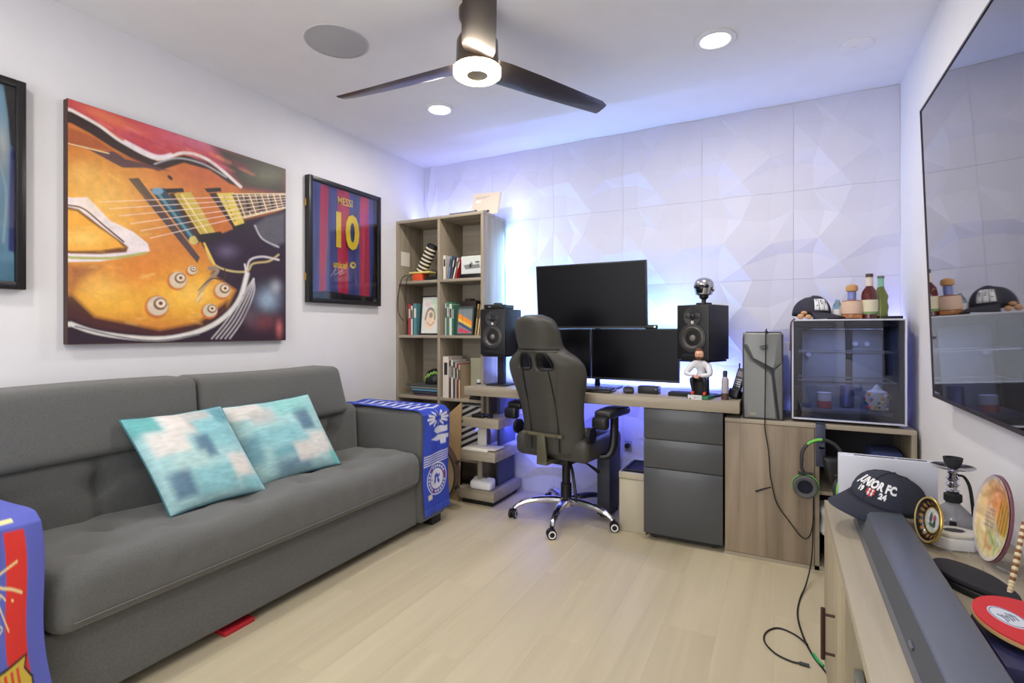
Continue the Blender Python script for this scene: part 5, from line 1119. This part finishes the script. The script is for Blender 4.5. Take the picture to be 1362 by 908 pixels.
for k, (x0, x1) in enumerate(((-.034, -.013), (-.010, .012), (.015, .036))):
    mm = MB(); G = [(x0 + (x1 - x0) * i / 4, -.030 + .056 * j / 5, 0) for j in range(6) for i in range(5)]
    mm.add([f(g) for g in G], [(j * 5 + i, j * 5 + i + 1, j * 5 + i + 6, j * 5 + i + 5) for j in range(5) for i in range(4)]); o = part('block_letter', mm, M_white, c1); md = o.modifiers.new('s', 'SOLIDIFY'); md.thickness = .002
    part('letter_notch', MB().tube([f((x0 + .007, -.012 + .01 * k, .004)), f((x1 - .006, -.008 + .01 * k, .004))], .0016, 5).tube([f((x0 + .009, .012 - .008 * k, .004)), f((x0 + .009, .026 - .008 * k, .004))], .0016, 5), M_black, c1)
single('wooden_toy', 'small tan wooden toy in front of the dark cap on the fridge', 'toy', MB().sph((.085, 2.925, ZF + .014), .014, 12, (1.1, .8, 1)).sph((.10, 2.93, ZF + .032), .012, 12, (1.2, .8, .8)).sph((.118, 2.925, ZF + .012), .012, 12, (1.2, .8, 1)), mat('tan_wood', (196, 150, 110), .6))
single('hanging_ribbon', 'thin dark ribbon hanging down the left side of the fridge', 'ribbon', MB().tube([(.06, 2.90, ZF + .003), (.042, 2.893, ZF - .02), (.040, 2.893, 1.10), (.038, 2.893, 1.05)], .003, 6, smooth=4), mat('ribbon', (96, 60, 76), .7))
def bottle(label, x, y, prof, glass, parts, nm='bottle'):
    t = root(nm, label, 'bottle', (x, y, ZF)); part('glass_body', MB().lathe(prof, (x, y, ZF), 28), glass, t)
    for n_, p, m in parts: part(n_, MB().lathe(p, (x, y, ZF), 28), m, t)
    return t
bottle('small pale blue-green bottle between the cap and the amber decanter', .248, 3.03, [(.014, 0), (.022, .003), (.024, .05), (.02, .07), (.010, .088), (.008, .098)], mat('aqua_glass', (186, 220, 224), .05, trans=.85), [('label', [(.0238, .015), (.0245, .05)], M_white)])
bottle('squat amber liquor bottle with round cork on the fridge', .302, 2.97, [(.03, 0), (.043, .004), (.046, .03), (.045, .06), (.04, .088), (.018, .094)], mat('amber', (222, 150, 84), .05, trans=.85), [('label', [(.0455, .025), (.0468, .035), (.0465, .062), (.0430, .085)], mat('label_tan', (206, 176, 156), .6)), ('neck_band', [(.018, .094), (.018, .132)], mat('blue_glass', (120, 130, 190), .2)), ('cork', [(.012, .132), (.024, .135), (.026, .15), (.022, .162), (.008, .167)], mat('cork', (186, 140, 92), .7))])
bottle('tall dark red bottle with cream label and metal cap on the fridge', .372, 2.97, [(.024, 0), (.033, .003), (.034, .11), (.030, .13), (.014, .155), (.012, .20)], mat('wine_glass', (96, 30, 30), .06, trans=.35, coat=.5), [('label', [(.0343, .03), (.0346, .09)], mat('label_cream', (206, 200, 176), .6)), ('green_band', [(.0345, .022), (.0348, .034)], mat('label_green', (110, 140, 90), .6)), ('neck_label', [(.0165, .156), (.0145, .198)], mat('label_pale', (206, 196, 190), .6)), ('cap', [(.0155, .198), (.0155, .215)], mat('cap_brown', (74, 58, 48), .4))])
bottle('green bottle with wavy sides behind the dark red bottle', .425, 3.03, [(.024, 0), (.031, .004), (.028, .03), (.032, .06), (.027, .085), (.031, .11), (.016, .145), (.011, .165), (.011, .20)], mat('olive_glass', (140, 150, 70), .06, trans=.7), [('neck_foil', [(.0135, .15), (.0125, .195)], mat('foil_green', (130, 180, 160), .4)), ('cap', [(.0145, .195), (.0145, .207)], mat('cap_green', (90, 110, 96), .4))])
single('black_tray', 'thin black slab at the right rear of the fridge top', 'tray', MB().box(.43, .506, 2.99, 3.15, ZF, ZF + .014), M_black, bevel=.002)

# ============================================================ RIGHT WALL: TV
tv = root('television', 'very large wall-mounted television tilted down on the right wall', 'television', (.50, 1.46, .905), world=False, rot=(0, ra(-2.1), 0))
TW = 1.905 / 2
part('housing', MB().box(.0, .028, -TW, TW + .0, 0, 1.062), M_black, tv, bevel=.002)
part('screen', MB().box(-.0012, .001, -TW + .007, TW - .007, .012, 1.055), mat('tv_screen', (5, 5, 8), .035, coat=1., spec=.9), tv)
part('bezel', MB().box(-.004, .002, -TW, -TW + .006, 0, 1.062).box(-.004, .002, TW - .006, TW, 0, 1.062).box(-.004, .002, -TW, TW, 1.056, 1.062).box(-.004, .002, -TW, TW, 0, .011), mat('bezel_bronze', (70, 62, 66), .35, .5), tv)
part('wall_mount', MB().box(.028, .05, -.25, .25, .3, .75), M_black, tv)

# ============================================================ CONSOLE
KZ, KX0, KX1, KY1, KY0 = .574, .130, .548, 2.05, -.35
cn = root('media_console', 'long low pale oak media console along the right wall', 'console', (.34, .85, 0))
M_co = wood('console_oak', (176, 166, 146), (156, 146, 126), 'y', .45); M_cov = wood('console_oak_v', (176, 164, 138), (150, 138, 114), 'z', .5)
part('top', MB().box(KX0, KX1, KY0, KY1, KZ - .03, KZ), M_co, cn, bevel=.0015)
part('end_panel', MB().box(KX0 + .02, KX1, KY1 - .02, KY1, 0, KZ - .03), M_cov, cn); part('end_panel', MB().box(KX0 + .02, KX1, KY0, KY0 + .02, 0, KZ - .03), M_cov, cn)
part('divider', MB().box(KX0 + .005, KX1, 1.45, 1.47, .03, KZ - .03), M_cov, cn); part('divider', MB().box(KX0 + .005, KX1, .22, .24, .03, KZ - .03), M_cov, cn)
part('bottom', MB().box(KX0 + .02, KX1, KY0 + .02, KY1 - .02, .03, .05), M_co, cn); part('back_panel', MB().box(KX1 - .008, KX1, KY0 + .02, KY1 - .02, .05, KZ - .03), M_cov, cn)
part('shelf', MB().box(KX0 + .03, KX1 - .01, .24, 1.45, .30, .318), M_co, cn)
def cdoor(y0, y1, hy):
    d = part('door', MB().box(KX0, KX0 + .018, y0, y1, .03, KZ - .034), M_cov, cn, bevel=.0015)
    part('handle', MB().tube([(KX0 - .028, hy, .245), (KX0 - .028, hy, .385)], .006, 8).tube([(KX0 - .028, hy, .262), (KX0 + .001, hy, .262)], .004, 8).tube([(KX0 - .028, hy, .368), (KX0 + .001, hy, .368)], .004, 8), mat('bronze_handle', (64, 44, 38), .4, .5), d)
cdoor(1.462, KY1, 1.66); cdoor(KY0, .228, .1)
for y in (KY0 + .06, KY1 - .06): part('foot', MB().box(KX0 + .04, KX0 + .08, y - .02, y + .02, 0, .03).box(KX1 - .08, KX1 - .04, y - .02, y + .02, 0, .03), M_black, cn)
t = root('media_player', 'slim black box on the open shelf of the pale console', 'device', (.33, 1.28, .318)); part('body', MB().box(.17, .45, 1.05, 1.42, .3185, .368), M_black, t, bevel=.003); part('front_strip', MB().box(.168, .170, 1.06, 1.41, .345, .352), M_steel, t)
single('small_box', 'small grey box on the open shelf beside the console door', 'box', MB().box(.15, .168, 1.36, 1.44, .3185, .36), M_pc, bevel=.002)
single('glass_sheet', 'smoked glass panel standing low in the open console bay', 'glass panel', MB().box(.158, .163, .5, 1.44, .0505, .29), mat('smoked_glass', (60, 66, 58), .08, trans=.5))
# soundbar
t = root('soundbar', 'long dark grey soundbar running along the console towards the camera', 'soundbar', (.25, 1.0, KZ))
SB = [(.192, 0), (.197, .022), (.214, .062), (.222, .066), (.298, .066), (.304, .058), (.304, 0)]
vs = []; n = len(SB)
for y in (.25, 1.86): vs += [(x, y, KZ + .0005 + z) for x, z in SB]
part('body', MB().add(vs, [tuple(range(n))[::-1], tuple(range(n, 2 * n))] + [(i, (i + 1) % n, n + (i + 1) % n, n + i) for i in range(n)]), mat('soundbar_blue_tint', (92, 97, 110), .3), t, bevel=.002)  # bluish grey: the blue light on it is put into the base colour
part('front_grille', MB().add([(.1958, .26, KZ + .022), (.1958, 1.85, KZ + .022), (.2125, 1.85, KZ + .060), (.2125, .26, KZ + .060), (.1975, .26, KZ + .0215), (.1975, 1.85, KZ + .0215), (.2142, 1.85, KZ + .0595), (.2142, .26, KZ + .0595)], [(0, 3, 2, 1), (4, 5, 6, 7), (0, 1, 5, 4), (1, 2, 6, 5), (2, 3, 7, 6), (3, 0, 4, 7)]), mat('grille_dark', (80, 83, 88), .8, bump=.4, bscale=1500), t)
part('badge', MB().box(.1965, .200, 1.095, 1.12, KZ + .030, KZ + .036), M_steel, t)
# white console box and cap
t = root('game_console', 'flat white box standing upright behind the navy cap on the console', 'console', (.30, 2.01, KZ))
part('shell', MB().box(.168, .425, 2.0, 2.045, KZ + .001, .743), mat('box_pale', (206, 208, 220), .45), t, bevel=.004)
part('vent_slot', MB().box(.21, .32, 2.012, 2.02, .7405, .7445).box(.325, .40, 2.012, 2.02, .7405, .7445), M_dark, t)
c2 = brimcap('baseball_cap', 'navy football cap with white and red lettering on the far end of the soundbar', (.278, 1.870, KZ + .0680), (ra(-4), ra(12), ra(-46)), M_navycap, .098, .088, .085)
mb = MB(); mr = MB()
text(mb, 'JUNIOR FC', .026, Matrix.Identity(4), .0012, .0008, 1.05, cap_bend(.098, .088, -PI / 2 + .16, .058)); text(mb, '19', .020, Matrix.Identity(4), .001, .0008, 1, cap_bend(.098, .088, -PI / 2 - .20, .037)); text(mb, '24', .020, Matrix.Identity(4), .001, .0008, 1, cap_bend(.098, .088, -PI / 2 + .50, .037))
part('lettering', mb, M_white, c2)
f = cap_bend(.098, .088, -PI / 2 + .15, .037, 1.025)
for k in range(5):
    mm = MB(); x0, x1 = -.013 + .0052 * k, -.013 + .0052 * (k + 1); lo = -.012 + abs(k - 2) * .004
    mm.add([f((x0, lo, 0)), f((x1, lo, 0)), f((x1, .002, 0)), f((x0, .002, 0))], [(0, 1, 2, 3)]); mm.add([f((x0, .003, 0)), f((x1, .003, 0)), f((x1, .010, 0)), f((x0, .010, 0))], [(0, 1, 2, 3)])
    o = part('crest_stripe', mm, mat('crest_red', (200, 60, 60), .6) if k % 2 == 0 else M_white, c2); md = o.modifiers.new('s', 'SOLIDIFY'); md.thickness = .001
# hookah
hxx, hyy = .435, 1.893
t = root('hookah', 'chrome and glass hookah with black bowl by the wall', 'hookah', (hxx, hyy, KZ), world=False)
part('glass_vase', MB().lathe([(.040, 0), (.052, .004), (.056, .03), (.052, .055), (.03, .085), (.017, .10), (.016, .118)], (0, 0, .001), 28), mat('hookah_glass', (168, 170, 178), .08, trans=.45), t)
part('collar', MB().lathe([(.018, .108), (.021, .112), (.021, .135), (.016, .138)], (0, 0, 0), 20), M_matte, t)
part('stem', MB().lathe([(.012, .138), (.017, .148), (.010, .158), (.017, .17), (.010, .18), (.016, .192), (.009, .202), (.013, .212), (.009, .222), (.012, .228)], (0, 0, 0), 22), M_chrome, t)
part('tray', MB().lathe([(.012, .222), (.03, .224), (.05, .232), (.052, .235), (.03, .228), (.012, .226)], (0, 0, 0), 32), M_chrome, t)
part('bowl', MB().lathe([(.012, .228), (.018, .235), (.022, .256), (.023, .266), (.017, .266), (.014, .25)], (0, 0, 0), 22), M_matte, t)
part('hose', MB().tube([(.010, -.006, .205), (.022, -.012, .203), (.034, -.012, .17), (.040, -.012, .11), (.044, -.012, .045)], .0042, 8, smooth=6), M_rubber, t)
mb = MB(); mb.M = Matrix.Translation((-.012, -.052, .045)); mb.box(-.008, .008, -.004, 0, -.008, .012)
part('vase_motif', mb, M_matte, t, bevel=.002)
t.scale = (1, 1, .80)
# white ashtray box
t = root('ashtray', 'white octagonal ashtray box in front of the hookah', 'ashtray', (.410, 1.775, KZ), world=False, rotz=ra(12))
oc = [(.062 * math.cos(PI / 4 * k + PI / 8), .048 * math.sin(PI / 4 * k + PI / 8)) for k in range(8)]
part('body', MB().prism(oc, .0005, .030), M_white, t, bevel=.003); part('lid_plate', MB().prism([(x * .9, y * .9) for x, y in oc], .031, .040), mat('ashtray_cream', (206, 204, 196), .4), t, bevel=.003)
part('slot', MB().prism([(x * .4, y * .3) for x, y in oc], .0395, .0415), M_dark, t)
# plates
def plate(name, label, base, R1, R2, face, tilt, cvf, rimm):
    d = Vector((-base[0], -base[1], 0)).normalized() if face is None else Vector(face).normalized()
    t = root(name, label, 'plate', base, world=False, rotz=math.atan2(d.y, d.x) + PI / 2)
    rt = Matrix.Translation((0, 0, .008)) @ Matrix.Rotation(-tilt, 4, 'X')      # plane xz, front -y
    vs = []; fs = []; N_ = 48; pr = [(1.0, 0), (.98, -.006), (.72, .002), (.66, .004), (.0, .004)]
    mb = MB(); mb.M = rt
    for k, y in ((1., .006), (.7, .012), (.3, .012)): pass
    ring = lambda k, y: [(R1 * k * math.cos(2 * PI * i / N_), y, R2 + R2 * k * math.sin(2 * PI * i / N_)) for i in range(N_)]
    L = [(.0, .004), (.64, .004), (.72, .0), (.97, -.008), (1., -.006), (1., -.002), (.72, .007), (.0, .010)]
    for k, y in L: vs += ring(max(k, .001), y)
    for j in range(len(L) - 1):
        for i in range(N_): fs.append((j * N_ + i, j * N_ + (i + 1) % N_, (j + 1) * N_ + (i + 1) % N_, (j + 1) * N_ + i))
    mb.add(vs, fs); part('plate_body', mb, rimm, t)
    cv = Canvas(72, 72, (0, 0, 0)); cvf(cv)
    def pos(u, v):
        a, b = 2 * u - 1, 1 - 2 * v; x = a * math.sqrt(max(0, 1 - b * b / 2)); z = b * math.sqrt(max(0, 1 - a * a / 2)); k = math.hypot(x, z)
        y = .004 if k < .64 else (.004 - (k - .64) / .08 * .004 if k < .72 else -(k - .72) / .25 * .008)
        return rt @ Vector((R1 * x * .965, y - .0008, R2 + R2 * z * .965))
    cx = Canvas(72, 72, (0, 0, 0)); a, b = 2 * cv.u - 1, 1 - 2 * cv.v
    cpart('painted_face', cv, pos, vmat('glaze', .25, coat=.4), t)
    part('easel', MB().tube([rt @ Vector((-R1 * .4, .004, .004)), (-R1 * .4, .05, -.006), (-R1 * .4, .012, -.006), (-R1 * .4, -.02, -.006), (-R1 * .4, -.022, .008)], .0018, 6).tube([rt @ Vector((R1 * .4, .004, .004)), (R1 * .4, .05, -.006), (R1 * .4, .012, -.006), (R1 * .4, -.02, -.006), (R1 * .4, -.022, .008)], .0018, 6), mat('clear_plastic', (226, 228, 236), .1, trans=.7), t)
    return t
class Disc: pass
def disc_coords(cv):       # paint in true disc coordinates
    a, b = 2 * cv.u - 1, 1 - 2 * cv.v; cv.x = a * np.sqrt(np.maximum(0, 1 - b * b / 2)); cv.y = -b * np.sqrt(np.maximum(0, 1 - a * a / 2))
def big(cv):
    disc_coords(cv); cv.ell(0, 0, 1.2, 1.2, (206, 196, 190)); cv.ell(.0, 0, .93, .93, (222, 196, 150), .1)
    cv.glow(.2, -.5, .5, .35, (226, 110, 40)); cv.glow(-.25, -.3, .35, .3, (232, 150, 80), .9); cv.glow(.1, .55, .6, .3, (186, 196, 130), .9)
    for k in range(5): cv.poly([(.05 + .14 * k, -.75 + .08 * k), (.16 + .14 * k, -.7 + .06 * k), (.14 + .14 * k, .25), (.0 + .14 * k, .3)], (206 - 6 * k, 150, 60), .04)
    for k in range(4): cv.stroke([(.1 + .14 * k, -.6 + .08 * k), (.08 + .14 * k, .2)], .03, (120, 70, 36), .04, .8, False)
    for k in range(5): cv.stroke([(-.6, -.1 + .1 * k), (-.15, -.14 + .1 * k)], .03, (90, 86, 96), .04, .8, False)
    for k in range(4): cv.stroke([(-.55 + .12 * k, -.2), (-.6 + .12 * k, .35)], .03, (210, 206, 200), .04, .8, False)
    cv.stroke([(.0, .1), (.2, .4), (.5, .5)], .07, (200, 206, 216), .05); cv.stroke([(-.4, .5), (-.2, .7), (.1, .72)], .06, (210, 90, 80), .08, .7); cv.stroke([(-.3, .4), (.1, .6), (.4, .75)], .05, (120, 150, 90), .08, .8)
    cv.grain(.22, 18, 5)
    cv.mix(np.clip((np.hypot(cv.x, cv.y) - .93) / .04, 0, 1), (190, 182, 186))
def small(cv):
    disc_coords(cv); r = np.hypot(cv.x, cv.y); cv.ell(0, 0, 1.3, 1.3, (30, 28, 26))
    for k in range(16):
        a = k * PI / 8; cv.ell(.74 * math.cos(a), .74 * math.sin(a), .08, .08, (140, 100, 56), .6)
    cv.ell(.0, 0, .58, .58, (168, 140, 80), .06); cv.ell(0, 0, .52, .52, (190, 196, 192), .06)
    cv.ell(-.1, -.1, .12, .24, (90, 80, 96), .4); cv.ell(.18, -.15, .12, .14, (160, 90, 100), .4); cv.ell(.05, .2, .26, .1, (80, 100, 70), .4); cv.ell(.2, .1, .1, .18, (70, 70, 80), .4); cv.grain(.25, 16, 8)
    cv.mix(np.clip((r - .93) / .04, 0, 1), (206, 180, 120))
plate('souvenir_plate', 'large oval display plate with an orange cathedral scene by the right wall', (.447, 1.66, KZ + .004), .100, .106, (-.995, -.05, 0), ra(8), big, mat('plate_plum', (116, 72, 84), .3))
plate('souvenir_plate', 'small black and gold plate with grey centre behind the soundbar', (.343, 1.725, KZ + .006), .054, .060, (-.95, -.31, 0), ra(8), small, mat('plate_gold', (196, 168, 96), .3, .6))
# beret-like pouch, paddle, odds
t = root('black_case', 'flat black almond-shaped case lying on the console beside the soundbar', 'case', (.378, 1.50, KZ), world=False, rotz=ra(-62))
al = [(.095 * math.cos(a) * (1 if math.cos(a) < 0 else 1.15), .05 * math.sin(a) * (1 - .25 * max(0, math.cos(a)))) for a in [2 * PI * k / 32 for k in range(32)]]
part('lower_shell', MB().prism(al, .0005, .014), M_matte, t, bevel=.004); part('upper_shell', MB().prism([(x * .98, y * .98) for x, y in al], .016, .030), mat('case_black', (34, 32, 40), .8), t, bevel=.008); part('zip_line', MB().prism([(x * .99, y * .99) for x, y in al], .0135, .0165), M_steel, t)
t = root('table_tennis_paddle', 'red round table tennis paddle with white oval emblem, lower right corner', 'paddle', (.388, 1.235, KZ), world=False, rot=(ra(6), ra(-2), ra(32)))
pd = [(.075 * math.cos(a), .082 * math.sin(a)) for a in [2 * PI * k / 36 for k in range(36)]]
part('blade_wood', MB().prism(pd, .050, .057), mat('ply', (196, 160, 110), .5), t); part('rubber_sheet', MB().prism([(x * .99, y * .99) for x, y in pd], .057, .060), mat('rubber_red', (200, 50, 56), .55), t); part('rubber_sheet', MB().prism([(x * .99, y * .99) for x, y in pd], .047, .050), M_rubber, t, label='black rubber sheet on the underside')
ov = [(-.022 + .022 * math.cos(a), .020 + .032 * math.sin(a)) for a in [2 * PI * k / 28 for k in range(28)]]
part('emblem', MB().prism(ov, .060, .0606), mat('emblem_pale', (206, 212, 224), .5), t); part('emblem_ring', MB().tube([(x * .92 - .0018, y * .9 + .002, .0607) for x, y in ov], .0008, 5, True), mat('emblem_line', (110, 120, 160), .5), t)
mb = MB()
for k in range(5): mb.tube([(-.034 + .005 * k, .008 + .002 * (k % 2), .0608), (-.030 + .005 * k, .018, .0608), (-.032 + .005 * k, .030 - .003 * (k % 3), .0608)], .0009, 5)
part('emblem_mark', mb, mat('mark_grey', (70, 74, 100), .5), t)
part('handle', MB().rbox(-.013, .013, -.19, -.07, .042, .066, .008), mat('ply', (196, 160, 110)), t)
single('blue_box', 'dark blue box under the red paddle on the console', 'box', MB().box(.325, .45, 1.12, 1.30, KZ + .0005, KZ + .028), mat('dark_blue_box', (44, 44, 84), .5), bevel=.003)
t = root('carved_stick', 'thin spiral-carved brown and cream stick leaning at the right edge behind the paddle', 'stick', (.417, 1.43, KZ))
p0, p1 = Vector((.417, 1.43, KZ + .004)), Vector((.462, 1.49, KZ + .165))
for k in range(24):
    a, b = p0.lerp(p1, k / 24), p0.lerp(p1, (k + 1) / 24); part('segment', MB().tube([a, a.lerp(b, .5), b], [.0045, .0058 if k < 16 else .0045, .0045], 8), mat('stick_brown', (130, 84, 50), .5) if k % 2 and k > 5 else mat('stick_cream', (214, 196, 160), .5), t)
single('purple_case', 'dark purple case standing at the right edge behind the paddle', 'case', MB().box(.455, .535, 1.20, 1.33, KZ + .0005, KZ + .13), mat('dark_purple', (50, 36, 74), .5), bevel=.006)
single('small_ornament', 'small black ornament at the foot of the carved stick', 'ornament', MB().lathe([(.012, 0), (.014, .004), (.006, .012), (.009, .024), (.003, .032)], (.385, 1.355, KZ + .0005), 16), M_black)
single('blue_marker', 'short light blue cylinder lying behind the soundbar near the small plate', 'marker', MB().cyl((.325, 1.585, KZ + .009), .008, .03, 'x'), mat('light_blue', (120, 170, 190), .4))

# ============================================================ groups for repeated kinds
GR = {'book': 'books in the bookcase', 'throw_pillow': 'patterned pillows on the sofa', 'downlight': 'recessed ceiling lights', 'bottle': 'bottles on the fridge', 'monitor': 'monitors on the desk', 'studio_speaker': 'studio speakers on stands',
      'speaker_stand': 'speaker stands on the desk', 'framed_jersey': 'framed shirts on the left wall', 'baseball_cap': 'caps', 'souvenir_plate': 'display plates on the console', 'framed_picture': 'small framed pictures in the bookcase', 'charging_cable': 'cables in the bookcase', 'led_strip': 'hidden light strips'}
for o in list(COL.objects):
    b = o.name.split('.')[0]
    if not o.parent and b in GR: o['group'] = GR[b]
